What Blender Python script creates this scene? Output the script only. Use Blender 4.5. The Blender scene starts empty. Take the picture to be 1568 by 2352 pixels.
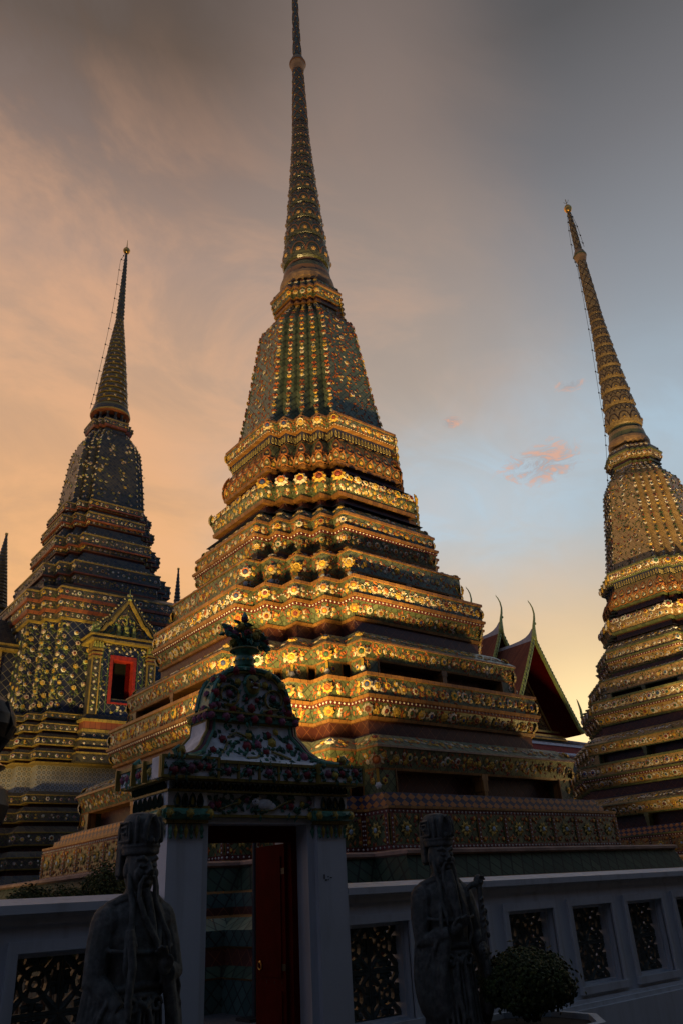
import bpy, math, random
from math import sin, cos, pi, radians, sqrt
from mathutils import Vector, Matrix

random.seed(7)
SC = bpy.context.scene
COL = SC.collection

# ------------------------------------------------------------------ camera
cam_d = bpy.data.cameras.new('camera')
cam = bpy.data.objects.new('camera', cam_d)
COL.objects.link(cam)
PITCH, ROLL, YAW = 0.463966, -0.058558, 0.686184
fh = Vector((sin(YAW), cos(YAW), 0)); rt = Vector((cos(YAW), -sin(YAW), 0)); upv = Vector((0, 0, 1))
Fv = fh * cos(PITCH) + upv * sin(PITCH)
U0 = -fh * sin(PITCH) + upv * cos(PITCH)
Rv = rt * cos(ROLL) + U0 * sin(ROLL)
Uv = -rt * sin(ROLL) + U0 * cos(ROLL)
cam.matrix_world = Matrix(((Rv.x, Uv.x, -Fv.x, 0), (Rv.y, Uv.y, -Fv.y, 0), (Rv.z, Uv.z, -Fv.z, 1.6), (0, 0, 0, 1)))
cam_d.sensor_fit = 'VERTICAL'
cam_d.sensor_height = 36.0
cam_d.sensor_width = 24.0
cam_d.lens = 36.0 * 1757.49 / 2352.0
cam_d.clip_start = 0.05
cam_d.clip_end = 4000
SC.camera = cam

# ------------------------------------------------------------------ view
SC.view_settings.view_transform = 'Standard'
SC.view_settings.look = 'None'
SC.view_settings.exposure = 0.0
SC.view_settings.gamma = 1.0
SC.cycles.use_denoising = True
SC.cycles.max_bounces = 5

# ------------------------------------------------------------------ node helpers
class NT:
    def __init__(self, tree):
        self.t = tree; self.n = tree.nodes; self.l = tree.links
    def node(self, typ, **kw):
        nd = self.n.new(typ)
        for k, v in kw.items(): setattr(nd, k, v)
        return nd
    def put(self, sock, v):
        if hasattr(v, 'is_output') or isinstance(v, bpy.types.NodeSocket): self.l.new(v, sock)
        else: sock.default_value = v
    def math(self, op, a, b=None, c=None, clamp=False):
        nd = self.node('ShaderNodeMath', operation=op); nd.use_clamp = clamp
        self.put(nd.inputs[0], a)
        if b is not None: self.put(nd.inputs[1], b)
        if c is not None: self.put(nd.inputs[2], c)
        return nd.outputs[0]
    def mix(self, fac, a, b, mode='MIX'):
        nd = self.node('ShaderNodeMix', data_type='RGBA', blend_type=mode)
        self.put(nd.inputs[0], fac)
        for s, v in ((nd.inputs[6], a), (nd.inputs[7], b)):
            if isinstance(v, tuple) and len(v) == 3: v = (*v, 1)
            self.put(s, v)
        return nd.outputs[2]
    def ramp(self, fac, pts, interp='LINEAR'):
        nd = self.node('ShaderNodeValToRGB'); cr = nd.color_ramp; cr.interpolation = interp
        while len(cr.elements) < len(pts): cr.elements.new(0.5)
        for e, (p, c) in zip(cr.elements, pts):
            e.position = p
            e.color = (c, c, c, 1) if not isinstance(c, tuple) else (*c, 1)
        self.put(nd.inputs[0], fac)
        return nd.outputs[0]
    def noise(self, vec, scale, detail=4, rough=0.55, dist=0.0):
        nd = self.node('ShaderNodeTexNoise'); self.put(nd.inputs['Vector'], vec)
        nd.inputs['Scale'].default_value = scale; nd.inputs['Detail'].default_value = detail
        nd.inputs['Roughness'].default_value = rough; nd.inputs['Distortion'].default_value = dist
        return nd.outputs[0]
    def smooth(self, v, lo, hi, a=0.0, b=1.0):
        nd = self.node('ShaderNodeMapRange', interpolation_type='SMOOTHSTEP')
        self.put(nd.inputs[0], v)
        for i, q in enumerate((lo, hi, a, b)): nd.inputs[i + 1].default_value = q
        return nd.outputs[0]

def srgb(r, g, b):
    return tuple(((c / 255) / 12.92 if c / 255 <= 0.04045 else ((c / 255 + 0.055) / 1.055) ** 2.4) for c in (r, g, b))

# ------------------------------------------------------------------ world: dusk sky with lit cloud
W = bpy.data.worlds.new('World'); SC.world = W; W.use_nodes = True
w = NT(W.node_tree); w.n.clear()
tc = w.node('ShaderNodeTexCoord')
sep = w.node('ShaderNodeSeparateXYZ'); w.l.new(tc.outputs['Generated'], sep.inputs[0])
X, Y, Z = sep.outputs
el = w.math('MULTIPLY', w.math('ARCSINE', Z), 180 / pi)
az = w.math('MULTIPLY', w.math('ARCTAN2', X, Y), 180 / pi)
eln = w.math('DIVIDE', el, 90.0)
def R9(pts): return [(max(0.0, e / 90), srgb(*c)) for e, c in pts]
west = w.ramp(eln, R9([(0, (222, 158, 94)), (12, (246, 186, 116)), (22, (240, 182, 124)), (29, (226, 174, 128)), (37, (202, 163, 133)), (44, (176, 147, 130)), (51, (134, 115, 106)), (57, (97, 84, 76)), (80, (66, 66, 70))]))
mid = w.ramp(eln, R9([(0, (250, 205, 140)), (10, (238, 196, 142)), (18, (218, 192, 160)), (25, (196, 186, 176)), (33, (180, 164, 150)), (42, (164, 148, 138)), (52, (140, 124, 116)), (62, (116, 104, 99)), (80, (66, 68, 74))]))
east = w.ramp(eln, R9([(0, (240, 190, 130)), (10, (228, 190, 144)), (17, (204, 184, 158)), (24, (172, 182, 188)), (31, (158, 166, 174)), (40, (139, 143, 150)), (48, (116, 116, 120)), (56, (89, 88, 90)), (80, (64, 68, 76))]))
back = w.ramp(eln, R9([(0, (50, 92, 136)), (25, (58, 102, 146)), (50, (62, 94, 128)), (80, (66, 80, 100))]))
# planar cloud coordinate
zz = w.math('ADD', w.math('MAXIMUM', Z, 0.0), 0.22)
comb = w.node('ShaderNodeCombineXYZ')
w.l.new(w.math('DIVIDE', X, zz), comb.inputs[0]); w.l.new(w.math('DIVIDE', Y, zz), comb.inputs[1])
mp = w.node('ShaderNodeMapping'); w.l.new(comb.outputs[0], mp.inputs['Vector'])
mp.inputs['Rotation'].default_value = (0, 0, radians(28)); mp.inputs['Scale'].default_value = (1.25, 1.6, 1)
cn = w.noise(mp.outputs[0], 1.15, 6, 0.55, 0.5)
cn2 = w.noise(mp.outputs[0], 2.3, 6, 0.62, 0.55)
azw = w.math('ADD', az, w.math('MULTIPLY', w.math('SUBTRACT', cn, 0.5), 26.0))
col = w.mix(w.smooth(azw, 22, 44), west, mid)
col = w.mix(w.smooth(azw, 46, 66), col, east)
azb = w.math('ABSOLUTE', w.math('SUBTRACT', az, 40.0))
col = w.mix(w.smooth(azb, 50, 105), col, back)
# warm / grey banks inside the cloud deck
lw = w.math('MULTIPLY', w.smooth(az, 70, 10), w.math('MULTIPLY', w.smooth(el, 2, 14), w.smooth(el, 62, 40)))
warm = w.math('MULTIPLY', w.smooth(cn2, 0.42, 0.68), lw)
col = w.mix(w.math('MULTIPLY', warm, 0.8), col, w.mix(0.55, col, srgb(246, 184, 138), 'MIX'))
grey = w.math('MULTIPLY', w.smooth(cn2, 0.56, 0.26), w.smooth(az, 75, 15))
col = w.mix(w.math('MULTIPLY', grey, 0.40), col, w.mix(0.7, col, srgb(140, 128, 124)))
# soft clear patch of brighter blue low between the towers
def gauss(a0, e0, sa, se):
    da = w.math('DIVIDE', w.math('SUBTRACT', az, a0), sa); de = w.math('DIVIDE', w.math('SUBTRACT', el, e0), se)
    return w.math('EXPONENT', w.math('MULTIPLY', w.math('ADD', w.math('MULTIPLY', da, da), w.math('MULTIPLY', de, de)), -1.0))
streak = w.smooth(w.noise(mp.outputs[0], 3.4, 5, 0.6, 0.8), 0.35, 0.7)
blue = w.math('MULTIPLY', w.math('MAXIMUM', gauss(50, 26.5, 11, 5.5), w.math('MULTIPLY', gauss(63, 28.5, 14, 7), 0.62)), w.math('ADD', 0.5, w.math('MULTIPLY', streak, 0.4)))
col = w.mix(blue, col, srgb(178, 209, 230))
# small sunlit clouds
nd_v = w.node('ShaderNodeCombineXYZ'); w.l.new(w.math('MULTIPLY', az, 0.05), nd_v.inputs[0]); w.l.new(w.math('MULTIPLY', el, 0.11), nd_v.inputs[1])
cl = w.noise(nd_v.outputs[0], 9.0, 8, 0.7, 1.2)
small = w.math('MAXIMUM', gauss(56.3, 28.2, 4.6, 2.0), w.math('MAXIMUM', gauss(59.7, 33.3, 1.5, 0.6), gauss(49.3, 32.4, 1.2, 0.7)))
small = w.smooth(w.math('MULTIPLY', w.math('POWER', small, 0.5), cl), 0.36, 0.58)
col = w.mix(w.math('MULTIPLY', small, 0.85), col, w.mix(w.smooth(cl, 0.45, 0.62), srgb(150, 150, 155), srgb(222, 168, 142)))
# afterglow where the sun went down
glow = w.math('MULTIPLY', gauss(56.2, 8.6, 5.0, 5.0), 1.0)
col = w.mix(glow, col, (1.25, 1.02, 0.55))
glow2 = w.math('MULTIPLY', gauss(57, 8.0, 13, 8), 0.35)
col = w.mix(glow2, col, srgb(252, 208, 140))
col = w.mix(w.smooth(el, -1.0, -8.0), col, (0.03, 0.028, 0.025))
sky = w.node('ShaderNodeTexSky', sky_type='NISHITA')
sky.sun_disc = False; sky.sun_elevation = radians(2.0); sky.sun_rotation = radians(56.0)
bg0 = w.node('ShaderNodeBackground'); w.l.new(sky.outputs[0], bg0.inputs[0]); bg0.inputs[1].default_value = 0.004
bg1 = w.node('ShaderNodeBackground'); w.l.new(col, bg1.inputs[0]); bg1.inputs[1].default_value = 1.0
add = w.node('ShaderNodeAddShader'); w.l.new(bg0.outputs[0], add.inputs[0]); w.l.new(bg1.outputs[0], add.inputs[1])
wo = w.node('ShaderNodeOutputWorld'); w.l.new(add.outputs[0], wo.inputs[0])

# ------------------------------------------------------------------ sun: the last light, very low behind the right tower
sd = bpy.data.lights.new('sun', 'SUN'); sd.energy = 0.25; sd.angle = radians(6); sd.color = (1.0, 0.72, 0.42)
so = bpy.data.objects.new('sun', sd); COL.objects.link(so)
sdir = Vector((sin(radians(56)) * cos(radians(4)), cos(radians(56)) * cos(radians(4)), sin(radians(4))))
so.rotation_euler = sdir.to_track_quat('Z', 'Y').to_euler()

# ------------------------------------------------------------------ scene helpers
def tag(o, label=None, cat=None, group=None, kind=None):
    if label: o['label'] = label
    if cat: o['category'] = cat
    if group: o['group'] = group
    if kind: o['kind'] = kind
    return o

def thing(name, label, cat, loc=(0, 0, 0), rz=0.0, group=None):
    o = bpy.data.objects.new(name, None); COL.objects.link(o)
    o.empty_display_size = 0.3
    o.location = loc; o.rotation_euler = (0, 0, rz)
    return tag(o, label, cat, group)

class MB:
    """mesh builder: vertices, faces, material slots and a colour per face"""
    def __init__(self):
        self.v = []; self.f = []; self.m = []; self.c = []; self.mats = []; self.lab = {}
    def mi(self, mat):
        k = mat.name
        if k not in self.lab:
            self.lab[k] = len(self.mats); self.mats.append(mat)
        return self.lab[k]
    def add(self, vs, fs, mat, col=(1, 1, 1)):
        o = len(self.v); i = self.mi(mat)
        self.v.extend(vs)
        for f in fs:
            self.f.append(tuple(o + k for k in f)); self.m.append(i); self.c.append(col)
    def addc(self, vs, fs, mat, cols):
        o = len(self.v); i = self.mi(mat)
        self.v.extend(vs)
        for f, c in zip(fs, cols):
            self.f.append(tuple(o + k for k in f)); self.m.append(i); self.c.append(c)
    def box(self, x0, x1, y0, y1, z0, z1, mat, col=(1, 1, 1)):
        vs = [(x, y, z) for z in (z0, z1) for y in (y0, y1) for x in (x0, x1)]
        self.add(vs, [(0, 2, 3, 1), (4, 5, 7, 6), (0, 1, 5, 4), (2, 6, 7, 3), (0, 4, 6, 2), (1, 3, 7, 5)], mat, col)
    def tube(self, pts, rad, mat, n=8, col=(1, 1, 1), caps=True):
        pts = [Vector(p) for p in pts]
        if not hasattr(rad, '__len__'): rad = [rad] * len(pts)
        vs = []; fs = []
        ref = None
        for i, p in enumerate(pts):
            t = (pts[min(i + 1, len(pts) - 1)] - pts[max(i - 1, 0)]).normalized()
            if ref is None:
                ref = t.orthogonal().normalized()
            ref = (ref - t * ref.dot(t)).normalized()
            b = t.cross(ref)
            for k in range(n):
                a = 2 * pi * k / n
                q = p + (ref * cos(a) + b * sin(a)) * rad[i]
                vs.append(tuple(q))
        for i in range(len(pts) - 1):
            for k in range(n):
                fs.append((i * n + k, i * n + (k + 1) % n, (i + 1) * n + (k + 1) % n, (i + 1) * n + k))
        if caps:
            fs.append(tuple(range(n - 1, -1, -1))); fs.append(tuple((len(pts) - 1) * n + k for k in range(n)))
        self.add(vs, fs, mat, col)
    def lathe(self, prof, mat, n=24, cx=0, cy=0, col=(1, 1, 1), z0=0.0):
        """prof: (r, z[, mat]) from the bottom up"""
        for i in range(len(prof) - 1):
            r0, a0 = prof[i][:2]; r1, a1 = prof[i + 1][:2]
            m = prof[i][2] if len(prof[i]) > 2 else mat
            vs = []
            for r, z in ((r0, a0), (r1, a1)):
                for k in range(n):
                    a = 2 * pi * k / n
                    vs.append((cx + r * cos(a), cy + r * sin(a), z0 + z))
            self.add(vs, [(k, (k + 1) % n, n + (k + 1) % n, n + k) for k in range(n)], m, col)
    def ball(self, c, r, mat, nu=10, nv=7, col=(1, 1, 1), sc=(1, 1, 1)):
        vs = []; fs = []
        for j in range(1, nv):
            ph = pi * j / nv
            for i in range(nu):
                th = 2 * pi * i / nu
                vs.append((c[0] + r * sc[0] * sin(ph) * cos(th), c[1] + r * sc[1] * sin(ph) * sin(th), c[2] + r * sc[2] * cos(ph)))
        top = len(vs); vs.append((c[0], c[1], c[2] + r * sc[2])); vs.append((c[0], c[1], c[2] - r * sc[2]))
        for j in range(nv - 2):
            for i in range(nu):
                fs.append((j * nu + i, (j + 1) * nu + i, (j + 1) * nu + (i + 1) % nu, j * nu + (i + 1) % nu))
        for i in range(nu):
            fs.append((top, i, (i + 1) % nu)); fs.append((top + 1, (nv - 2) * nu + (i + 1) % nu, (nv - 2) * nu + i))
        self.add(vs, fs, mat, col)
    def prism(self, outline, y0, y1, mat, side=None, col=(1, 1, 1)):
        """outline in XZ, counter-clockwise seen from -Y, extruded from y0 (front) to y1"""
        n = len(outline)
        vs = [(x, y0, z) for x, z in outline] + [(x, y1, z) for x, z in outline]
        self.add(vs, [tuple(range(n)), tuple(range(2 * n - 1, n - 1, -1))], mat, col)
        self.add(vs, [(k, n + k, n + (k + 1) % n, (k + 1) % n) for k in range(n)], side or mat, col)
    def build(self, name, parent=None, smooth=False, loc=None):
        me = bpy.data.meshes.new(name)
        me.from_pydata([tuple(p) for p in self.v], [], self.f)
        for m in self.mats: me.materials.append(m)
        me.polygons.foreach_set('material_index', self.m)
        at = me.attributes.new('Col', 'FLOAT_COLOR', 'FACE')
        flat = []
        for c in self.c: flat.extend((c[0], c[1], c[2], 1.0))
        at.data.foreach_set('color', flat)
        if smooth: me.polygons.foreach_set('use_smooth', [True] * len(self.f))
        me.update()
        o = bpy.data.objects.new(name, me); COL.objects.link(o)
        if parent is not None: o.parent = parent
        if loc is not None: o.location = loc
        return o

def copy_tree(o, parent=None):
    c = o.copy(); COL.objects.link(c)
    if parent is not None: c.parent = parent
    for ch in list(o.children): copy_tree(ch, c)
    return c

# ------------------------------------------------------------------ materials
MATS = {}
def material(name, fn):
    m = bpy.data.materials.new(name); m.use_nodes = True
    t = NT(m.node_tree); t.n.clear()
    b = t.node('ShaderNodeBsdfPrincipled'); o = t.node('ShaderNodeOutputMaterial'); t.l.new(b.outputs[0], o.inputs[0])
    fn(t, b)
    MATS[name] = m
    return m

def uv(t):
    """face coordinate for axis-aligned walls: u runs along the wall, v is height"""
    c = t.node('ShaderNodeTexCoord'); s = t.node('ShaderNodeSeparateXYZ'); t.l.new(c.outputs['Object'], s.inputs[0])
    return t.math('ADD', s.outputs[0], s.outputs[1]), s.outputs[2], c.outputs['Object']

def bump(t, b, h, strength=0.4, dist=0.02):
    nd = t.node('ShaderNodeBump'); nd.inputs['Strength'].default_value = strength; nd.inputs['Distance'].default_value = dist
    t.l.new(h, nd.inputs['Height']); t.l.new(nd.outputs[0], b.inputs['Normal'])

def diag_tile(name, lo, hi, line, k, wid, rough=0.35, dirt=0.35, spec=0.5, aspect=1.0):
    def fn(t, b):
        u, v, oc = uv(t)
        v = t.math('MULTIPLY', v, aspect)
        p = t.math('MULTIPLY', t.math('ADD', u, v), k); q = t.math('MULTIPLY', t.math('SUBTRACT', u, v), k)
        def ln(x):
            f = t.math('FRACT', x)
            return t.math('LESS_THAN', t.math('MINIMUM', f, t.math('SUBTRACT', 1.0, f)), wid)
        m = t.math('MAXIMUM', ln(p), ln(q))
        cv = t.node('ShaderNodeCombineXYZ')
        t.l.new(t.math('FLOOR', p), cv.inputs[0]); t.l.new(t.math('FLOOR', q), cv.inputs[1])
        wn = t.node('ShaderNodeTexWhiteNoise', noise_dimensions='3D'); t.l.new(cv.outputs[0], wn.inputs['Vector'])
        c = t.mix(wn.outputs['Value'], lo, hi)
        c = t.mix(m, c, line)
        dn = t.smooth(t.noise(oc, 0.9, 5, 0.6), 0.38, 0.72)
        c = t.mix(t.math('MULTIPLY', dn, dirt), c, t.mix(0.8, c, (0.03, 0.026, 0.02)))
        t.l.new(c, b.inputs['Base Color'])
        b.inputs['Roughness'].default_value = rough
        b.inputs['Specular IOR Level'].default_value = spec
        tilt = t.math('ADD', t.math('MULTIPLY', wn.outputs['Value'], 0.5), t.math('MULTIPLY', t.math('SUBTRACT', 1.0, m), 0.6))
        bump(t, b, tilt, 0.7, 0.03)
    return material(name, fn)

def strip_tile(name, c0, c1, k, rough=0.4, dirt=0.3):
    def fn(t, b):
        u, v, oc = uv(t)
        f = t.math('FRACT', t.math('MULTIPLY', u, k))
        ln = t.math('LESS_THAN', f, 0.07)
        wn = t.node('ShaderNodeTexWhiteNoise', noise_dimensions='1D'); t.l.new(t.math('FLOOR', t.math('MULTIPLY', u, k)), wn.inputs['W'])
        n = t.noise(oc, 2.2, 5, 0.65)
        c = t.mix(wn.outputs['Value'], c0, c1)
        c = t.mix(ln, c, tuple(x * 0.4 for x in c0))
        c = t.mix(t.math('MULTIPLY', t.smooth(n, 0.42, 0.7), dirt), c, t.mix(0.8, c, (0.03, 0.025, 0.018)))
        t.l.new(c, b.inputs['Base Color']); b.inputs['Roughness'].default_value = rough
        bump(t, b, t.math('ADD', n, t.math('MULTIPLY', ln, -0.4)), 0.35, 0.015)
    return material(name, fn)

def plain(name, col, rough=0.6, var=0.25, scale=4.0, metal=0.0, bmp=0.25, alt=None):
    def fn(t, b):
        c = t.node('ShaderNodeTexCoord')
        n = t.noise(c.outputs['Object'], scale, 6, 0.62)
        n2 = t.noise(c.outputs['Object'], scale * 0.27, 4, 0.6)
        base = t.mix(t.smooth(n, 0.3, 0.72), tuple(x * (1 - var) for x in col), tuple(min(1, x * (1 + var)) for x in col))
        if alt: base = t.mix(t.math('MULTIPLY', t.smooth(n2, 0.48, 0.72), 0.8), base, alt)
        t.l.new(base, b.inputs['Base Color']); b.inputs['Roughness'].default_value = rough
        b.inputs['Metallic'].default_value = metal
        if bmp: bump(t, b, n, bmp, 0.02)
    return material(name, fn)

def ceramic_fn(t, b):
    a = t.node('ShaderNodeAttribute', attribute_name='Col')
    c = t.node('ShaderNodeTexCoord'); n = t.noise(c.outputs['Object'], 14, 3, 0.6)
    n3 = t.noise(c.outputs['Object'], 0.8, 5, 0.65)
    cc = t.mix(t.math('MULTIPLY', t.smooth(n, 0.4, 0.75), 0.35), a.outputs['Color'], (0.05, 0.04, 0.028))
    cc = t.mix(t.math('MULTIPLY', t.smooth(n3, 0.45, 0.72), 0.5), cc, (0.04, 0.034, 0.024))
    t.l.new(cc, b.inputs['Base Color']); b.inputs['Roughness'].default_value = 0.55; b.inputs['Specular IOR Level'].default_value = 0.28
    bump(t, b, n, 0.25, 0.01)
CER = material('ceramic_relief', ceramic_fn)

GREEN = diag_tile('green_mosaic', (0.085, 0.105, 0.045), (0.18, 0.20, 0.09), (0.03, 0.035, 0.02), 4.6, 0.05, 0.33, 0.35)
GREENL = diag_tile('pale_green_tile', (0.12, 0.17, 0.11), (0.22, 0.27, 0.17), (0.05, 0.06, 0.04), 4.2, 0.06, 0.35, 0.4)
GLAT = diag_tile('green_lattice_tile', (0.026, 0.052, 0.034), (0.058, 0.092, 0.055), (0.02, 0.03, 0.02), 3.2, 0.07, 0.65, 0.5, 0.2)
TEAL = diag_tile('teal_lattice_tile', (0.022, 0.05, 0.045), (0.05, 0.09, 0.078), (0.015, 0.02, 0.02), 3.6, 0.06, 0.6, 0.4, 0.25)
MAROON = diag_tile('maroon_tile', (0.05, 0.013, 0.010), (0.085, 0.022, 0.015), (0.22, 0.08, 0.03), 3.3, 0.025, 0.4, 0.4)
ORANGE = strip_tile('orange_trim_tile', (0.20, 0.088, 0.020), (0.33, 0.155, 0.038), 5.0)
BEADBED = plain('maroon_bead_bed', (0.12, 0.022, 0.018), 0.5)
NAVY = strip_tile('navy_ledge_tile', (0.022, 0.024, 0.05), (0.04, 0.042, 0.075), 4.0, 0.45)
BLUELAT = diag_tile('blue_lattice_tile', (0.014, 0.018, 0.042), (0.030, 0.034, 0.07), (0.24, 0.22, 0.16), 2.3, 0.035, 0.3, 0.45)
BLUEMOS = diag_tile('blue_mosaic', (0.034, 0.032, 0.036), (0.100, 0.084, 0.060), (0.13, 0.105, 0.05), 4.2, 0.05, 0.35, 0.5)
YTRIM = strip_tile('yellow_trim_tile', (0.27, 0.18, 0.035), (0.40, 0.27, 0.06), 5.0, 0.4, 0.45)
RTRIM = strip_tile('red_trim_tile', (0.22, 0.06, 0.03), (0.32, 0.10, 0.04), 4.0, 0.45, 0.4)
CREAM = diag_tile('cream_mosaic', (0.31, 0.19, 0.065), (0.44, 0.285, 0.105), (0.22, 0.13, 0.05), 4.6, 0.035, 0.35, 0.3)
CREAMT = diag_tile('cream_roof_tile', (0.28, 0.20, 0.09), (0.40, 0.29, 0.13), (0.12, 0.08, 0.04), 4.2, 0.06, 0.35, 0.4)
DGTRIM = strip_tile('dark_green_trim_tile', (0.08, 0.10, 0.035), (0.15, 0.15, 0.05), 5.0, 0.4, 0.35)
GOLDST = plain('pale_gold_stone', (0.34, 0.20, 0.08), 0.5, 0.3, 3.0)
BARK = plain('weathered_stone_moulding', (0.26, 0.17, 0.13), 0.7, 0.3, 3.0)
def diamond_fn(t, b):
    u, v, oc = uv(t)
    a = t.math('ABSOLUTE', t.math('SUBTRACT', t.math('FRACT', t.math('MULTIPLY', u, 4.4)), 0.5))
    d = t.math('ABSOLUTE', t.math('SUBTRACT', t.math('FRACT', t.math('MULTIPLY', t.math('SUBTRACT', v, 3.115), 6.6)), 0.5))
    m = t.math('LESS_THAN', t.math('ADD', a, d), 0.47)
    c = t.mix(m, (0.025, 0.028, 0.06), (0.40, 0.15, 0.035))
    t.l.new(c, b.inputs['Base Color']); b.inputs['Roughness'].default_value = 0.4
    bump(t, b, m, 0.4, 0.02)
DIAM = material('diamond_tile', diamond_fn)
def wtile_fn(t, b):
    u, v, oc = uv(t)
    def rad(off, k):
        a = t.math('SUBTRACT', t.math('FRACT', t.math('ADD', t.math('MULTIPLY', u, k), off)), 0.5)
        d = t.math('SUBTRACT', t.math('FRACT', t.math('ADD', t.math('MULTIPLY', v, k), off)), 0.5)
        return t.math('SQRT', t.math('ADD', t.math('MULTIPLY', a, a), t.math('MULTIPLY', d, d)))
    r1 = rad(0.0, 5.0); r2 = rad(0.5, 5.0)
    c = t.mix(t.math('LESS_THAN', r1, 0.33), (0.46, 0.44, 0.38), (0.16, 0.17, 0.17))
    c = t.mix(t.math('LESS_THAN', r1, 0.16), c, (0.45, 0.42, 0.34))
    c = t.mix(t.math('LESS_THAN', r2, 0.17), c, (0.27, 0.19, 0.05))
    n = t.noise(oc, 1.6, 5, 0.6)
    c = t.mix(t.math('MULTIPLY', t.smooth(n, 0.4, 0.7), 0.4), c, (0.10, 0.085, 0.065))
    t.l.new(c, b.inputs['Base Color']); b.inputs['Roughness'].default_value = 0.35
WTILE = material('white_patterned_tile', wtile_fn)
def plaster_fn(t, b):
    c = t.node('ShaderNodeTexCoord'); s = t.node('ShaderNodeSeparateXYZ'); t.l.new(c.outputs['Object'], s.inputs[0])
    mpn = t.node('ShaderNodeMapping'); t.l.new(c.outputs['Object'], mpn.inputs['Vector']); mpn.inputs['Scale'].default_value = (7, 7, 0.6)
    st = t.noise(mpn.outputs[0], 1.0, 5, 0.6); n = t.noise(c.outputs['Object'], 2.0, 6, 0.6); f = t.noise(c.outputs['Object'], 40, 4, 0.6)
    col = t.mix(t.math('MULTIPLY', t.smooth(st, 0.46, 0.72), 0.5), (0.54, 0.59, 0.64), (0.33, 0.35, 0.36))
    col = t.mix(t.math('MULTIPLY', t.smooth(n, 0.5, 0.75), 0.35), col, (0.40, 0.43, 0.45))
    t.l.new(col, b.inputs['Base Color']); b.inputs['Roughness'].default_value = 0.7
    bump(t, b, t.math('ADD', n, t.math('MULTIPLY', f, 0.3)), 0.15, 0.02)
PLASTER = material('white_plaster', plaster_fn)
STONE = plain('dark_carved_stone', (0.105, 0.11, 0.10), 0.85, 0.45, 16.0, 0, 0.5, (0.075, 0.08, 0.068))
RED = plain('red_lacquer', (0.085, 0.003, 0.002), 0.8, 0.15, 5)
RED.node_tree.nodes['Principled BSDF'].inputs['Specular IOR Level'].default_value = 0.05
REDB = plain('bright_red_paint', (0.34, 0.022, 0.012), 0.6, 0.35, 7, 0, .3, (0.22, 0.03, 0.02))
DARK = plain('dark_opening', (0.012, 0.011, 0.01), 0.9, 0.1)
GILT = plain('gilt', (0.72, 0.42, 0.10), 0.28, 0.2, 6, 0.85, 0.2)
GILTG = plain('green_gilt_glass', (0.46, 0.48, 0.12), 0.3, 0.35, 12, 0.0, 0.3)
ROOFB = strip_tile('brown_roof_tile', (0.20, 0.055, 0.025), (0.28, 0.085, 0.035), 6.0, 0.95)
ROOFO = strip_tile('orange_roof_tile', (0.36, 0.12, 0.025), (0.46, 0.17, 0.04), 6.0, 0.4)
ROOFG = strip_tile('green_roof_tile', (0.014, 0.024, 0.020), (0.026, 0.04, 0.032), 6.0, 0.8)
RIDGE = plain('pale_plaster_ridge', (0.52, 0.46, 0.42), 0.6, 0.15, 3)
WPAINT = plain('white_paint', (0.80, 0.77, 0.74), 0.6, 0.15, 3)
PEDGOLD = diag_tile('gilded_pediment_mosaic', (0.12, 0.06, 0.02), (0.36, 0.20, 0.06), (0.04, 0.02, 0.01), 5.0, 0.08, 0.3, 0.5)
METAL = plain('dark_metal', (0.03, 0.03, 0.032), 0.45, 0.2, 8, 0.7)
LEAF = material('shrub_leaf', ceramic_fn)
LEAF.node_tree.nodes['Principled BSDF'].inputs['Roughness'].default_value = 0.6
WOOD = plain('brown_bark', (0.07, 0.05, 0.03), 0.85, 0.3, 10)
SOIL = plain('dark_soil', (0.03, 0.022, 0.015), 0.95, 0.3, 12)
def paving_fn(t, b):
    c = t.node('ShaderNodeTexCoord')
    br = t.node('ShaderNodeTexBrick'); t.l.new(c.outputs['Object'], br.inputs['Vector']); br.inputs['Scale'].default_value = 1.6
    br.inputs['Color1'].default_value = (0.075, 0.08, 0.085, 1); br.inputs['Color2'].default_value = (0.055, 0.06, 0.065, 1); br.inputs['Mortar'].default_value = (0.03, 0.03, 0.03, 1)
    n = t.noise(c.outputs['Object'], 3.0, 6, 0.6)
    t.l.new(t.mix(t.math('MULTIPLY', t.smooth(n, 0.4, 0.7), 0.5), br.outputs['Color'], (0.09, 0.08, 0.07)), b.inputs['Base Color'])
    b.inputs['Roughness'].default_value = 0.7; bump(t, b, n, 0.2, 0.02)
PAVING = material('granite_paving', paving_fn)

# ------------------------------------------------------------------ ceramic relief pieces
def basis(n):
    n = Vector(n).normalized()
    up = Vector((0, 0, 1)) if abs(n.z) < 0.95 else Vector((0, 1, 0))
    u = up.cross(n).normalized()
    return u, n.cross(u).normalized(), n

def jit(c, j=0.18):
    k = 1 + random.uniform(-j, j)
    return tuple(max(0.0, min(1.0, x * k)) for x in c)

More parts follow.
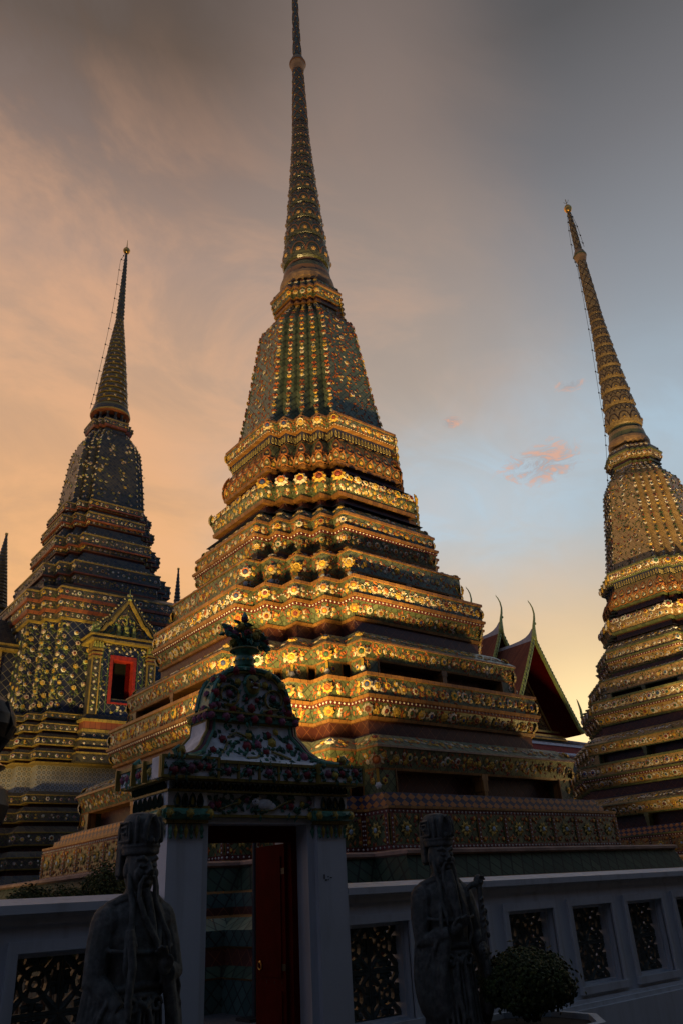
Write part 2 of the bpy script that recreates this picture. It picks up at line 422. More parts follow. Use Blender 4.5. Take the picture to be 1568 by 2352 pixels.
def rosette(M, p, n, r, cols, pet=8, h=0.32):
    u, v, n = basis(n); p = Vector(p)
    co, cm, cc = (jit(c) for c in cols)
    rot = random.random() * 2; m = 2 * pet
    vs = []
    if r < 0.085:
        m = 2 * 6; rings = ((1.0, 0.03, 0.80), (0.48, h, 1.0))
    else:
        rings = ((1.0, 0.05, 0.80), (0.62, h * 0.95, 0.86), (0.40, h * 0.62, 1.0), (0.27, h * 1.1, 1.0))
    for rr, hh, alt in rings:
        for k in range(m):
            a = rot + 2 * pi * k / m
            q = rr * r * (alt if k % 2 else 1.0)
            vs.append(tuple(p + u * (q * cos(a)) + v * (q * sin(a)) + n * (hh * r)))
    vs.append(tuple(p + n * (rings[-1][1] * r * 1.2)))
    fs = []; cs = []
    band = (co, cm, cc) if len(rings) > 2 else (co,)
    for i in range(len(rings) - 1):
        for k in range(m):
            fs.append((i * m + k, i * m + (k + 1) % m, (i + 1) * m + (k + 1) % m, (i + 1) * m + k))
            c = band[min(i, len(band) - 1)]
            if i == 0 and k % 2: c = tuple(x * 0.93 for x in c)
            cs.append(c)
    i = len(rings) - 1
    for k in range(m):
        fs.append((i * m + k, i * m + (k + 1) % m, len(vs) - 1)); cs.append(cc if len(rings) > 2 else cm)
    M.addc(vs, fs, CER, cs)

def leaf(M, p, n, ang, L, Wd, col, h=0.25, mat=None):
    u, v, n = basis(n); p = Vector(p)
    d = u * cos(ang) + v * sin(ang); s = n.cross(d)
    vs = [p, p + d * (L * 0.45) + s * Wd, p + d * L, p + d * (L * 0.45) - s * Wd, p + d * (L * 0.45) + n * (Wd * h * 2)]
    M.add([tuple(q) for q in vs], [(0, 4, 1), (1, 4, 2), (2, 4, 3), (3, 4, 0)], mat or CER, jit(col))

def bead(M, p, n, r, col):
    u, v, n = basis(n); p = Vector(p)
    vs = [p + u * r, p + v * r, p - u * r, p - v * r, p + n * (r * 0.9)]
    M.add([tuple(q) for q in vs], [(0, 1, 4), (1, 2, 4), (2, 3, 4), (3, 0, 4)], CER, jit(col, 0.1))

def petal(M, p, n, wd, ht, c1, c2, c3):
    """pointed lotus petal standing on p"""
    u, v, n = basis(n); p = Vector(p)
    shp = [(-.36, 0), (.36, 0), (.5, .35), (.32, .72), (0, 1.0), (-.32, .72), (-.5, .35)]
    def ring(k, off, dy): return [tuple(p + u * (x * wd * k) + v * ((y * k + dy) * ht) + n * off) for x, y in shp]
    a = ring(1.0, 0.0, 0); b = ring(0.82, 0.06 * wd + 0.02, .08); c = ring(0.6, 0.03 * wd, .18)
    m = len(shp)
    M.add(a + b, [(i, (i + 1) % m, m + (i + 1) % m, m + i) for i in range(m)], CER, jit(c1))
    M.add(b + c, [(i, (i + 1) % m, m + (i + 1) % m, m + i) for i in range(m)], CER, jit(c1))
    M.add(c, [tuple(range(m))], CER, jit(c2))
    if c3: rosette(M, p + v * (0.45 * ht) + n * (0.04 * wd), n, wd * 0.22, c3, 6)

# ------------------------------------------------------------------ redented plan
def poly(b, a, n):
    d = (b - a) / n
    q = []
    for i in range(n):
        q.append((b - i * d, a + i * d)); q.append((b - (i + 1) * d, a + i * d))
    q.append((a, b))
    out = []
    for k in range(4):
        for x, y in q:
            for _ in range(k): x, y = -y, x
            out.append((x, y))
    return out

class Plan:
    def __init__(self, afun, n): self.a = afun; self.n = n
    def sweep(self, M, strips):
        """strips: list of (b0, z0, b1, z1, mat)"""
        for b0, z0, b1, z1, mat in strips:
            p0 = poly(b0, self.a(b0), self.n); p1 = poly(b1, self.a(b1), self.n); m = len(p0)
            vs = [(x, y, z0) for x, y in p0] + [(x, y, z1) for x, y in p1]
            M.add(vs, [(i, (i + 1) % m, m + (i + 1) % m, m + i) for i in range(m)], mat)
    def chain(self, M, pts):
        """pts: (b, z, mat) - mat paints the strip from this point to the next"""
        self.sweep(M, [(pts[i][0], pts[i][1], pts[i + 1][0], pts[i + 1][1], pts[i][2]) for i in range(len(pts) - 1)])
    def walls(self, b):
        """edges facing the viewer side (-X or -Y) and the convex corners between them"""
        P = poly(b, self.a(b), self.n); m = len(P); per = 2 * self.n + 1
        edges = []; corners = []
        for i in range(m):
            x0, y0 = P[i]; x1, y1 = P[(i + 1) % m]
            L = sqrt((x1 - x0) ** 2 + (y1 - y0) ** 2)
            nx, ny = (y1 - y0) / L, -(x1 - x0) / L
            if nx < -0.5 or ny < -0.5:
                edges.append(((x0, y0), (x1, y1), (nx, ny), L, i % per == per - 1))
        for i in range(m):
            if (i % per) % 2 == 0:
                x, y = P[i]
                e0 = Vector((x - P[i - 1][0], y - P[i - 1][1])); e1 = Vector((P[(i + 1) % m][0] - x, P[(i + 1) % m][1] - y))
                n0 = Vector((e0.y, -e0.x)).normalized(); n1 = Vector((e1.y, -e1.x)).normalized()
                if min(n0.x, n1.x) < -0.5 or min(n0.y, n1.y) < -0.5:
                    dd = (n0 + n1).normalized()
                    corners.append(((x, y), (dd.x, dd.y), (i % per) in (0, per - 1)))
        return edges, corners

def lerp(a, b, t): return a + (b - a) * t

CREAMW = (0.70, 0.60, 0.42); WHITE = (0.74, 0.69, 0.58); YEL = (0.64, 0.39, 0.055)
OLEAF = (0.46, 0.13, 0.028); GLEAF = (0.07, 0.10, 0.03); DRED = (0.22, 0.04, 0.025); BLUE = (0.05, 0.08, 0.2); DGR = (0.05, 0.12, 0.05)
def pal_main():
    o = random.choice((CREAMW, (0.52, 0.40, 0.20), CREAMW, YEL, YEL, (0.46, 0.30, 0.08))); m = random.choice((OLEAF, YEL, YEL, CREAMW, (0.34, 0.12, 0.04))); c = random.choice((DRED, YEL, DGR, OLEAF, YEL, BLUE))
    return o, m, c
def pal_left():
    o = random.choice((WHITE, CREAMW, (0.5, 0.36, 0.22), YEL, (0.45, 0.30, 0.25))); m = random.choice((DRED, YEL, WHITE, (0.4, 0.12, 0.08))); c = random.choice((DRED, YEL, DGR, BLUE))
    return o, m, c
def pal_right():
    o = random.choice((WHITE, CREAMW, WHITE, YEL)); m = random.choice((DRED, OLEAF, DGR, CREAMW)); c = random.choice((DRED, YEL, DGR, BLUE))
    return o, m, c

class Style:
    def __init__(self, pal, leafc, leafn): self.pal = pal; self.leafc = leafc; self.leafn = leafn

def flowers(M, plan, b0, z0, b1, z1, st, big=0.17, small=0.09, step=0.62, corner=None, leaves=None, swag=False, jitter=0.0):
    """strew raised flowers with leaves along one moulding of the redented plan"""
    H = sqrt((z1 - z0) ** 2 + (b1 - b0) ** 2)
    on, oz = (z1 - z0) / H, -(b1 - b0) / H
    tm = 0.5; zm = lerp(z0, z1, tm); bm = lerp(b0, b1, tm)
    edges, corners = plan.walls(bm)
    nl = (st.leafn if leaves is None else leaves) * 1.9
    big *= .78; small *= .80; step *= .74
    def at(pt, n, t, off=0.006):
        db = lerp(b0, b1, t) - bm
        return (pt[0] + n[0] * (db + off * on), pt[1] + n[1] * (db + off * on), lerp(z0, z1, t) + off * oz)
    for p0, p1, n, L, main in edges:
        N = Vector((n[0] * on, n[1] * on, oz)); dx, dy = (p1[0] - p0[0]) / L, (p1[1] - p0[1]) / L
        def pt(s): return (p0[0] + dx * s, p0[1] + dy * s)
        if main:
            k = max(1, round(L / step))
            for i in range(k):
                s = (i + 0.5) * L / k + random.uniform(-jitter, jitter)
                if i > 0 or True: rosette(M, at(pt(s + random.uniform(-.05, .05)), n, tm + random.uniform(-.07, .07)), N, big * random.uniform(0.72, 1.16), st.pal(), 8)
                s2 = i * L / k
                if i > 0:
                    for dt, ds in random.choice((((0.3, 0.0), (0.7, 0.0)), ((0.35, -small * 1.1), (0.35, small * 1.1), (0.75, 0)), ((0.5, 0.0), (0.5, 0.0)))):
                        
                        if random.random() < .94: rosette(M, at(pt(s2 + ds + random.uniform(-.03, .03)), n, dt + random.uniform(-.05, .05)), N, small * random.uniform(0.7, 1.2), st.pal(), 6)
                if swag:
                    for q in range(11):
                        tt = (q + 0.5) / 11; ss = s - L / k / 2 + L / k * tt
                        zt = 0.5 + 0.33 * cos(2 * pi * tt)
                        bead(M, at(pt(ss), n, zt), N, 0.032, WHITE)
            nn = int(L * nl)
        else:
            for dt in (0.34, 0.68): rosette(M, at(pt(L * 0.5), n, dt), N, small * min(1.2, L / 0.4), st.pal(), 6)
            if swag:
                for q in range(6):
                    tt = (q + 0.5) / 6
                    bead(M, at(pt(L * tt), n, 0.2 + 0.5 * abs(tt - 0.5) * 2), N, 0.03, WHITE)
            nn = int(L * nl * 1.2)
        for _ in range(nn):
            t = random.uniform(0.12, 0.88)
            leaf(M, at(pt(random.uniform(0.03, L - 0.03)), n, t), N, random.uniform(0, 2 * pi), random.uniform(0.08, 0.14), random.uniform(0.024, 0.038), random.choice(st.leafc))
    cr = corner if corner is not None else big * 1.1
    if cr:
        for p, d, end in corners:
            q = at(p, (d[0] * 1.35, d[1] * 1.35), 0.5, 0.0)
            rosette(M, q, (d[0] * on, d[1] * on, oz), cr, st.pal(), 8, 0.4)

def beads(M, plan, b, z, step=0.13, r=0.03, col=WHITE):
    edges, corners = plan.walls(b)
    for p0, p1, n, L, main in edges:
        k = max(1, int(L / step))
        for i in range(k):
            s = (i + 0.5) / k
            bead(M, (lerp(p0[0], p1[0], s) + n[0] * 0.004, lerp(p0[1], p1[1], s) + n[1] * 0.004, z), (n[0], n[1], 0), r, col)

def petals(M, plan, b0, z0, b1, z1, w, c1, c2, pal, bulge=0.0):
    H = sqrt((z1 - z0) ** 2 + (b1 - b0) ** 2); on, oz = (z1 - z0) / H, -(b1 - b0) / H
    edges, corners = plan.walls(b0)
    for p0, p1, n, L, main in edges:
        k = max(1, round(L / w))
        for i in range(k):
            s = (i + 0.5) / k
            petal(M, (lerp(p0[0], p1[0], s) + n[0] * 0.012, lerp(p0[1], p1[1], s) + n[1] * 0.012, z0), (n[0] * on, n[1] * on, oz), L / k * 0.95, H, c1, c2, pal() if pal else None)
    for p, d, end in corners:
        petal(M, (p[0] + d[0] * 0.02, p[1] + d[1] * 0.02, z0), (d[0] * on, d[1] * on, oz), w * 0.8, H * 1.02, c1, c2, pal() if pal else None)

# ------------------------------------------------------------------ the two great mosaic towers (green one in the middle, yellow one at right)
def interp(x, xs, ys):
    if x <= xs[0]: return ys[0]
    for i in range(len(xs) - 1):
        if x <= xs[i + 1]: return lerp(ys[i], ys[i + 1], (x - xs[i]) / (xs[i + 1] - xs[i]))
    return ys[-1]
def a_main(b):
    return b * interp(b, [1.2, 1.85, 2.6, 2.85, 3.3, 4.4, 5.5, 6.8], [.43, .405, .45, .46, .497, .5235, .5397, .5519])

def great_stupa(name, label, loc, mats, st, seed, tip, ball_top):
    random.seed(seed)
    MOS, ROOF, TRIM, REC, LEDGE = mats['mos'], mats['roof'], mats['trim'], mats['rec'], mats['ledge']
    bellm = mats['bell']
    root = thing(name, label, 'stupa', loc, 0, 'great stupas in rows')
    P = Plan(a_main, 4)
    # terrace -----------------------------------------------------------------
    M = MB()
    P.chain(M, [(8.75, -0.1, mats['ter1']), (8.72, .47, TRIM), (8.76, .5, mats['ter2']), (8.62, .66, REC), (8.58, .9, TRIM), (8.66, .94, mats['ter1']), (8.66, 1.18, mats['ter3']),
                (8.42, 1.36, TRIM), (8.3, 1.40, REC), (8.3, 1.52, mats['ter1']), (8.22, 1.74, TRIM), (8.0, 1.78, mats['ter2']), (7.82, 2.17, BARK), (7.9, 2.2, BARK), (7.9, 2.25, BARK), (7.82, 2.28, PAVING), (6.6, 2.29, PAVING)])
    M.build('terrace_base', root)
    # frieze of square flower panels -------------------------------------------
    M = MB()
    P.chain(M, [(6.80, 2.26, TRIM), (6.80, 2.33, BEADBED), (6.79, 2.42, MOS), (6.78, 2.98, BEADBED), (6.78, 3.06, TRIM), (6.81, 3.07, TRIM), (6.81, 3.12, TRIM), (6.5, 3.125, LEDGE), (6.4, 3.126, LEDGE)])
    beads(M, P, 6.80, 2.375, 0.11, 0.026); beads(M, P, 6.785, 3.02, 0.11, 0.026)
    edges, corners = P.walls(6.785)
    for p0, p1, n, L, main in edges:
        k = 9 if main else 1
        dx, dy = (p1[0] - p0[0]) / L, (p1[1] - p0[1]) / L
        N = (n[0], n[1], 0)
        def pp(s, z, off=0.008): return (p0[0] + dx * s + n[0] * off, p0[1] + dy * s + n[1] * off, z)
        for i in range(k + 1):
            s = L * i / k
            s = min(max(s, 0.06), L - 0.06)
            for ds, wd, mt in ((0, 0.055, TRIM), (0, 0.034, BEADBED)):
                o = 0.022 if mt is TRIM else 0.028
                M.add([pp(s - wd, 2.42, o), pp(s + wd, 2.42, o), pp(s + wd, 2.98, o), pp(s - wd, 2.98, o)], [(0, 1, 2, 3)], mt)
            for z in [2.46 + 0.085 * q for q in range(6)]: bead(M, pp(s, z, 0.03), N, 0.022, WHITE)
        for i in range(k):
            s = L * (i + 0.5) / k; hw = L / k * 0.5
            for q in range(8):
                a = pi / 8 + q * pi / 4
                leaf(M, pp(s + 0.035 * cos(a), 2.7 + 0.035 * sin(a), 0.02), N, a, 0.125, 0.042, (0.62, 0.42, 0.09), 0.4)
            rosette(M, pp(s, 2.7, 0.045), N, 0.055, ((0.42, 0.52, 0.55), (0.4, 0.5, 0.55), (0.5, 0.55, 0.55)), 6)
            for ang in range(12):
                a = ang * pi / 6 + random.uniform(-.2, .2); rr = random.uniform(0.19, 0.26)
                leaf(M, pp(s + min(hw * 0.8, rr) * cos(a), 2.7 + rr * 0.85 * sin(a), 0.012), N, a + random.uniform(-.8, .8), 0.11, 0.03, random.choice((OLEAF, DRED, OLEAF)))
            for sx in (-1, 1):
                for zz in (2.5, 2.9):
                    rosette(M, pp(s + sx * max(0.02, hw - 0.13), zz, 0.012), N, 0.058, (OLEAF, YEL, DRED), 7)
    M.build('panel_frieze', root)
    # diamond course -------------------------------------------------------------
    M = MB()
    P.chain(M, [(6.58, 3.124, DIAM), (6.56, 3.27, DIAM), (6.44, 3.272, DIAM), (6.42, 3.42, LEDGE), (5.9, 3.43, LEDGE)])
    M.build('diamond_course', root)

    # tier kinds ------------------------------------------------------------------
    def niche(bw, z0, z1, z2, be, z3, bt, flowerbig, pw=0.70):
        M = MB()
        P.chain(M, [(bw - .34, z0 - .02, REC), (bw - .34, z1, TRIM), (bw - .02, z1, TRIM), (bw, z1 + .001, TRIM), (bw + .015, z1 + .05, MOS), (be, z2, TRIM), (be + .04, z2 + .005, TRIM), (be + .03, z2 + .05, ROOF), (bt, z3, LEDGE), (bt - .35, z3 + .01, LEDGE)])
        edges, corners = P.walls(bw)
        d = (bw - P.a(bw)) / P.n
        for (x, y), dd, end in corners:
            sx, sy = (1 if x > 0 else -1), (1 if y > 0 else -1)
            wx = wy = d * pw
            if end:
                if abs(y) > abs(x): wx = 0.5
                else: wy = 0.5
            xs = sorted((x, x - sx * wx)); ys = sorted((y, y - sy * wy))
            M.box(xs[0], xs[1], ys[0], ys[1], z0 - .03, z1 + .002, MOS)
            # orange edging of the opening, on the two inner edges of the pier
            t = .035
            if sy < 0: M.box(x - sx * wx - t / 2, x - sx * wx + t / 2, y - .02, y + .2, z0 - .02, z1 + .02, TRIM)
            if sx < 0: M.box(x - .02, x + .2, y - sy * wy - t / 2, y - sy * wy + t / 2, z0 - .02, z1 + .02, TRIM)
        for p0, p1, n, L, main in edges:
            if main:   # bracket in the middle of the long opening
                mx, my = (p0[0] + p1[0]) / 2, (p0[1] + p1[1]) / 2
                tx, ty = abs(n[1]), abs(n[0])
                for wd, zz0, zz1, o in ((.10, z0 - .02, z0 + .3 * (z1 - z0), .0), (.15, z0 + .3 * (z1 - z0), z1 - .02, .012), (.2, z1 - .1, z1 + .03, .02)):
                    x0, x1 = sorted((mx + n[0] * o - tx * wd / 2, mx - n[0] * .3 + tx * wd / 2)) if tx < .5 else (mx - wd / 2, mx + wd / 2)
                    y0, y1 = sorted((my + n[1] * o, my - n[1] * .3)) if tx > .5 else (my - wd / 2, my + wd / 2)
                    if tx < .5: x0, x1 = sorted((mx + n[0] * o, mx - n[0] * .3))
                    M.box(x0, x1, y0, y1, zz0, zz1, TRIM)
        
        flowers(M, P, bw + .01, z1 + .06, be, z2 - .01, st, flowerbig * .8, .075, .5, corner=0.0, leaves=st.leafn * 1.1)
        for (x, y), dd, end in corners:      # rosette with hanging stem on every corner pier
            c = st.pal()
            zt = lerp(z1, z2, .42)
            p = Vector((x + dd[0] * .03, y + dd[1] * .03, zt)); nn = Vector((dd[0], dd[1], 0))
            rosette(M, p, nn, flowerbig, c, 9, .4)
            u, v, nv = basis(nn)
            q0 = p - v * flowerbig * 1.0; q1 = Vector((p.x, p.y, z0 + .16))
            M.add([tuple(q0 - u * .03), tuple(q0 + u * .03), tuple(q1 + u * .03 + nv * .01), tuple(q1 - u * .03 + nv * .01)], [(0, 3, 2, 1), (0, 1, 2, 3)], CER, YEL)
            rosette(M, (q1.x + dd[0] * .02, q1.y + dd[1] * .02, q1.z), nn, .075, (WHITE, WHITE, YEL), 6)
            for sx, nrm in (((-dd[0] and (1 if dd[0] < 0 else -1)), (0, -1, 0)),):
                pass
            for ax_ in (0, 1):
                s = -.17
                if ax_ == 0: pos = (x + (1 if x < 0 else -1) * .17, y + dd[1] * .012, z0 + .3 * (z1 - z0) + .12); nr = (0, -1 if y < 0 else 1, 0)
                else: pos = (x + dd[0] * .012, y + (1 if y < 0 else -1) * .17, z0 + .3 * (z1 - z0) + .12); nr = (-1 if x < 0 else 1, 0, 0)
                rosette(M, pos, nr, .085, st.pal(), 6)
                for _ in range(5):
                    leaf(M, (pos[0] + random.uniform(-.1, .1) * abs(nr[1]), pos[1] + random.uniform(-.1, .1) * abs(nr[0]), pos[2] + random.uniform(-.25, .35)), nr, random.uniform(0, 6.28), .12, .032, random.choice(st.leafc))
        # flat lying flowers along the little roof
        flowers(M, P, be + .01, z2 + .07, bt + .02, z3 - .02, st, .11, .085, .42, corner=.13, leaves=st.leafn * .6)
        M.build('niche_tier', root)
        return z3

    def recess(b, z0, z1, bn):
        M = MB()
        P.chain(M, [(b + .34, z0 + .012, LEDGE), (b + .10, z0 + .06, LEDGE), (b + .06, z0 + .10, REC), (b, z0 + .12, REC), (b, z1, TRIM), (bn, z1, TRIM), (bn, z1 + .001, TRIM)])
        M.build('recessed_course', root)

    def band(b0, z0, b1, zm, b2, z1, big, swag, top_in, ledge=True):
        M = MB()
        P.chain(M, [(b0 - .05, z0, TRIM), (b0, z0 + .005, TRIM), (b0 + .02, z0 + .07, TRIM), (b0 - .03, z0 + .075, MOS), (b1 - .03, zm - .13, BEADBED), (b1, zm - .125, BEADBED), (b1 + .01, zm - .045, TRIM), (b1 + .05, zm - .04, TRIM), (b1 + .06, zm + .03, TRIM),
                    (b2, zm + .035, MOS), (b2, z1 - .08, TRIM), (b2 + .045, z1 - .075, TRIM), (b2 + .045, z1, LEDGE if ledge else TRIM), (top_in, z1 + .03, LEDGE), (top_in - .3, z1 + .035, LEDGE)])
        flowers(M, P, b0 - .03, z0 + .09, b1 - .03, zm - .14, st, big * .92, .07, .5)
        flowers(M, P, b2, zm + .05, b2, z1 - .09, st, big, .085, .58, swag=swag)
        beads(M, P, b1 + .005, zm - .085, .125, .032)
        M.build('moulded_band', root)

    # stacked tiers from the bottom up ----------------------------------------------------
    niche(6.0, 3.44, 3.92, 4.36, 6.14, 4.70, 5.78, .17)
    recess(5.3, 4.70, 5.12, 5.35)
    band(5.38, 5.12, 5.52, 5.62, 5.50, 6.16, .17, False, 5.2)
    niche(5.08, 6.20, 6.60, 7.02, 5.16, 7.42, 4.72, .165, 0.74)
    recess(4.36, 7.42, 7.86, 4.40)
    band(4.42, 7.86, 4.58, 8.46, 4.56, 9.02, .17, True, 4.3)
    niche(4.1, 9.07, 9.32, 9.92, 4.12, 10.06, 3.88, .17, 0.88)
    recess(3.52, 10.02, 10.34, 3.5)
    band(3.52, 10.34, 3.62, 10.94, 3.56, 11.44, .13, False, 3.56, False)
    M = MB()
    P.chain(M, [(3.58, 11.44, TRIM), (3.56, 11.46, ROOF), (3.18, 11.86, LEDGE), (2.9, 11.87, LEDGE)])
    nm = 'sloped_course'
    flowers(M, P, 3.55, 11.48, 3.2, 11.84, st, .12, .09, .5, leaves=st.leafn * .6); M.build(nm, root)
    recess(2.98, 11.86, 12.24, 3.05)
    # rosette tier
    M = MB()
    P.chain(M, [(3.05, 12.24, TRIM), (3.14, 12.25, TRIM), (3.16, 12.36, GOLDST), (3.10, 12.37, MOS), (3.20, 12.7, MOS), (3.14, 12.98, MOS), (2.96, 13.12, LEDGE), (2.6, 13.13, LEDGE)])
    nm = 'rosette_tier'
    flowers(M, P, 3.10, 12.4, 3.2, 12.76, st, .12, .09, .38, corner=.0, leaves=st.leafn * .7)
    flowers(M, P, 3.2, 12.72, 3.16, 13.06, st, .17, .07, .42, corner=.22, leaves=st.leafn * .4)
    M.build(nm, root)
    recess(2.72, 13.12, 13.52, 2.8)
    # lotus petal tier and bracket strip
    M = MB()
    P.chain(M, [(2.78, 13.52, TRIM), (2.86, 13.53, TRIM), (2.88, 13.62, TRIM), (2.82, 13.63, MOS), (2.9, 13.95, MOS), (2.78, 14.3, MOS), (2.62, 14.62, TRIM), (2.64, 14.63, LEDGE), (2.6, 14.65, LEDGE), (2.66, 14.97, TRIM), (2.78, 14.98, TRIM), (2.8, 15.04, BEADBED), (2.8, 15.06, MOS), (2.82, 15.40, TRIM), (2.85, 15.41, TRIM), (2.85, 15.48, TRIM), (2.3, 15.52, LEDGE)])
    nm = 'lotus_petal_tier'
    petals(M, P, 2.84, 13.64, 2.90, 14.02, .36, (.34, .13, .03), (.10, .12, .05), st.pal)
    petals(M, P, 2.88, 13.98, 2.66, 14.50, .36, (.34, .11, .03), (.10, .09, .05), st.pal)
    edges, corners = P.walls(2.63)
    for p0, p1, n, L, main in edges:
        k = max(2, round(L / .13))
        for i in range(k):
            s = (i + .5) / k
            petal(M, (lerp(p0[0], p1[0], s) + n[0] * .03, lerp(p0[1], p1[1], s) + n[1] * .03, 14.66), (n[0], n[1], 0.1), .085, .27, (.42, .33, .12), (.25, .2, .1), None)
    flowers(M, P, 2.8, 15.07, 2.82, 15.39, st, .145, .07, .46, corner=.17)
    beads(M, P, 2.8, 15.02, .1, .024, CREAMW)
    M.build(nm, root)
    # bell -------------------------------------------------------------------------------
    M = MB()
    bp = [(2.52, 15.5), (2.43, 15.9), (2.32, 16.6), (2.21, 17.3), (2.10, 18.1), (2.01, 18.8), (1.93, 19.4), (1.85, 20.0), (1.78, 20.5), (1.70, 20.78), (1.52, 21.0), (1.36, 21.2), (1.24, 21.42)]
    P.chain(M, [(b, z, bellm) for b, z in bp])
    nm = 'bell'
    for i in range(len(bp) - 1):
        b0, z0 = bp[i]; b1, z1 = bp[i + 1]
        H = sqrt((z1 - z0) ** 2 + (b1 - b0) ** 2); on, oz = (z1 - z0) / H, -(b1 - b0) / H
        bm = (b0 + b1) / 2
        edges, corners = P.walls(bm)
        for p0, p1, n, L, main in edges:
            N = (n[0] * on, n[1] * on, oz)
            def pt(s, t, off=.008): 
                db = lerp(b0, b1, t) - bm
                return (lerp(p0[0], p1[0], s) + n[0] * (db + off), lerp(p0[1], p1[1], s) + n[1] * (db + off), lerp(z0, z1, t))
            if main:
                rosette(M, pt(.5, .5), N, .10, st.pal(), 7)
                for _ in range(int(26 * H / .55)):
                    leaf(M, pt(random.uniform(.06, .94), random.random()), N, random.uniform(0, 6.28), random.uniform(.10, .20), .036, random.choice(st.leafc))
                for _ in range(int(5 * H / .55) + 1):
                    rosette(M, pt(random.uniform(.08, .92), random.random()), N, random.uniform(.045, .065), random.choice((st.pal(), (YEL, OLEAF, DRED))), 6)
                for sd_ in (.03, .97):
                    leaf(M, pt(sd_, .2), N, pi / 2, .2, .05, random.choice(st.leafc))
        # strings of flowers down every rib
        for (x, y), dd, end in corners:
            nn = (dd[0] * on, dd[1] * on, oz)
            kk = max(1, round(H / .2))
            for q in range(kk):
                t = (q + .5) / kk; db = (lerp(b0, b1, t) - bm) * 1.3
                p = (x + dd[0] * (db + .015), y + dd[1] * (db + .015), lerp(z0, z1, t))
                ph = (i * 3 + q) % 5
                if ph in (1, 3): rosette(M, p, nn, .068, st.pal(), 6, .5)
                elif ph == 0: rosette(M, p, nn, .09, st.pal(), 7, .5)
                else:
                    for s in (-1, 1): leaf(M, p, nn, pi / 2 + s * 2.5, .17, .04, random.choice(st.leafc), .5)
                    leaf(M, p, nn, -pi / 2, .2, .05, random.choice(st.leafc), .5)
    M.build(nm, root)
    # cornice above the bell ------------------------------------------------------------------
    M = MB()
    P.chain(M, [(1.24, 21.40, REC), (1.16, 21.44, MOS), (1.15, 21.68, TRIM), (1.22, 21.69, TRIM), (1.24, 21.77, REC), (1.18, 21.8, REC), (1.18, 21.95, TRIM), (1.26, 21.96, MOS), (1.35, 22.34, TRIM), (1.40, 22.36, TRIM), (1.40, 22.46, LEDGE), (1.26, 22.6, MOS), (1.2, 22.84, TRIM), (.5, 22.86, LEDGE)])
    nm = 'upper_cornice'
    flowers(M, P, 1.15, 21.46, 1.15, 21.66, st, .08, .06, .2, corner=.09, leaves=0)
    flowers(M, P, 1.27, 21.98, 1.34, 22.32, st, .12, .06, .36, corner=.11)
    flowers(M, P, 1.26, 22.6, 1.2, 22.82, st, .075, .055, .2, corner=.085, leaves=0)
    M.build(nm, root)
    # ring and lotus bulbs ---------------------------------------------------------------------
    M = MB()
    M.lathe([(.80, 22.8, REC), (.78, 23.04, GOLDST), (1.02, 23.10, GOLDST), (1.08, 23.22, GOLDST), (1.09, 23.40, GOLDST), (1.05, 23.56, TRIM), (1.0, 23.6, TRIM), (.96, 23.9, mats['bulb']), (.93, 24.12, TRIM), (.80, 24.16, TRIM), (.78, 24.3, TRIM), (.74, 24.42, REC)], GOLDST, 32)
    M.build('neck_ring', root, True)
    zs = [24.36, 25.72, 26.72, 27.66, 28.54, 29.36, 30.12, 30.84, 31.5, 32.12, 32.72, 33.28]
    rr = [.985, .86, .775, .70, .635, .575, .525, .48, .44, .405, .378, .36]
    for i in range(len(zs) - 1):
        M = MB(); z0, z1 = zs[i], zs[i + 1]; h = z1 - z0; r = rr[i]; rn = rr[i + 1]
        prof = [(r * .80, z0), (r * .93, z0 + .07 * h), (r, z0 + .22 * h), (r * .985, z0 + .38 * h), (lerp(r, rn, .45), z0 + .62 * h), (lerp(r, rn, .85) * .985, z0 + .86 * h), (rn * .93, z0 + .99 * h), (rn * .7, z1 + .02)]
        M.lathe(prof, mats['bulb'], 24)
        def rad(z): return interp(z, [p[1] for p in prof], [p[0] for p in prof])
        np_ = 10
        def ribbon(pts, wd, col):
            for k in range(len(pts) - 1):
                (a0, q0), (a1, q1) = pts[k], pts[k + 1]
                out = []
                for a, q, s in ((a0, q0, -1), (a1, q1, -1), (a1, q1, 1), (a0, q0, 1)):
                    da, dq = a1 - a0, q1 - q0
                    ln = sqrt((da * r) ** 2 + dq ** 2) + 1e-6
                    aa = a + s * wd * (-dq / ln) / r; qq = q + s * wd * (da * r / ln)
                    R_ = rad(qq) + .018
                    out.append((R_ * cos(aa), R_ * sin(aa), qq))
                M.add(out, [(0, 1, 2, 3)], CER, jit(col, .1))
        lc = mats['line']
        for k in range(np_):
            a = 2 * pi * (k + .5 * (i % 2)) / np_; ha = pi / np_
            ribbon([(a + ha * s, z0 + h * (.06 + .5 * sqrt(max(0, 1 - abs(s) ** 2.4)))) for s in (-.98, -.92, -.8, -.6, -.35, 0, .35, .6, .8, .92, .98)], .022 * r + .008, lc)
            for a2, b2 in ((a - ha, a), (a, a + ha)):
                ribbon([(a2, z0 + h * .92), ((a2 + b2) / 2, z0 + h * .66), (b2, z0 + h * .92)], .014 * r + .007, lc)
            zf = z0 + .27 * h; R_ = rad(zf)
            rosette(M, (R_ * cos(a), R_ * sin(a), zf), (cos(a), sin(a), -.05), .10 * r + .02, (mats['bulbflower'], lc, YEL), 6, .4)
            zf = z0 + .78 * h; R_ = rad(zf)
            rosette(M, (R_ * cos(a + ha), R_ * sin(a + ha), zf), (cos(a + ha), sin(a + ha), .1), .05 * r + .012, ((.4, .28, .12), lc, lc), 6, .4)
        M.lathe([(r * .82, z0 - .05), (r * .84, z0 + .03)], mats['bulbring'], 24)
        M.build('lotus_bulb', root, False)
    # shaft -----------------------------------------------------------------------------------
    M = MB()
    sh = [(.36, 33.26), (.335, 34.4), (.30, 35.6), (.255, 37.2), (.26, 37.3)]
    M.lathe(sh, mats['bulb'], 20)
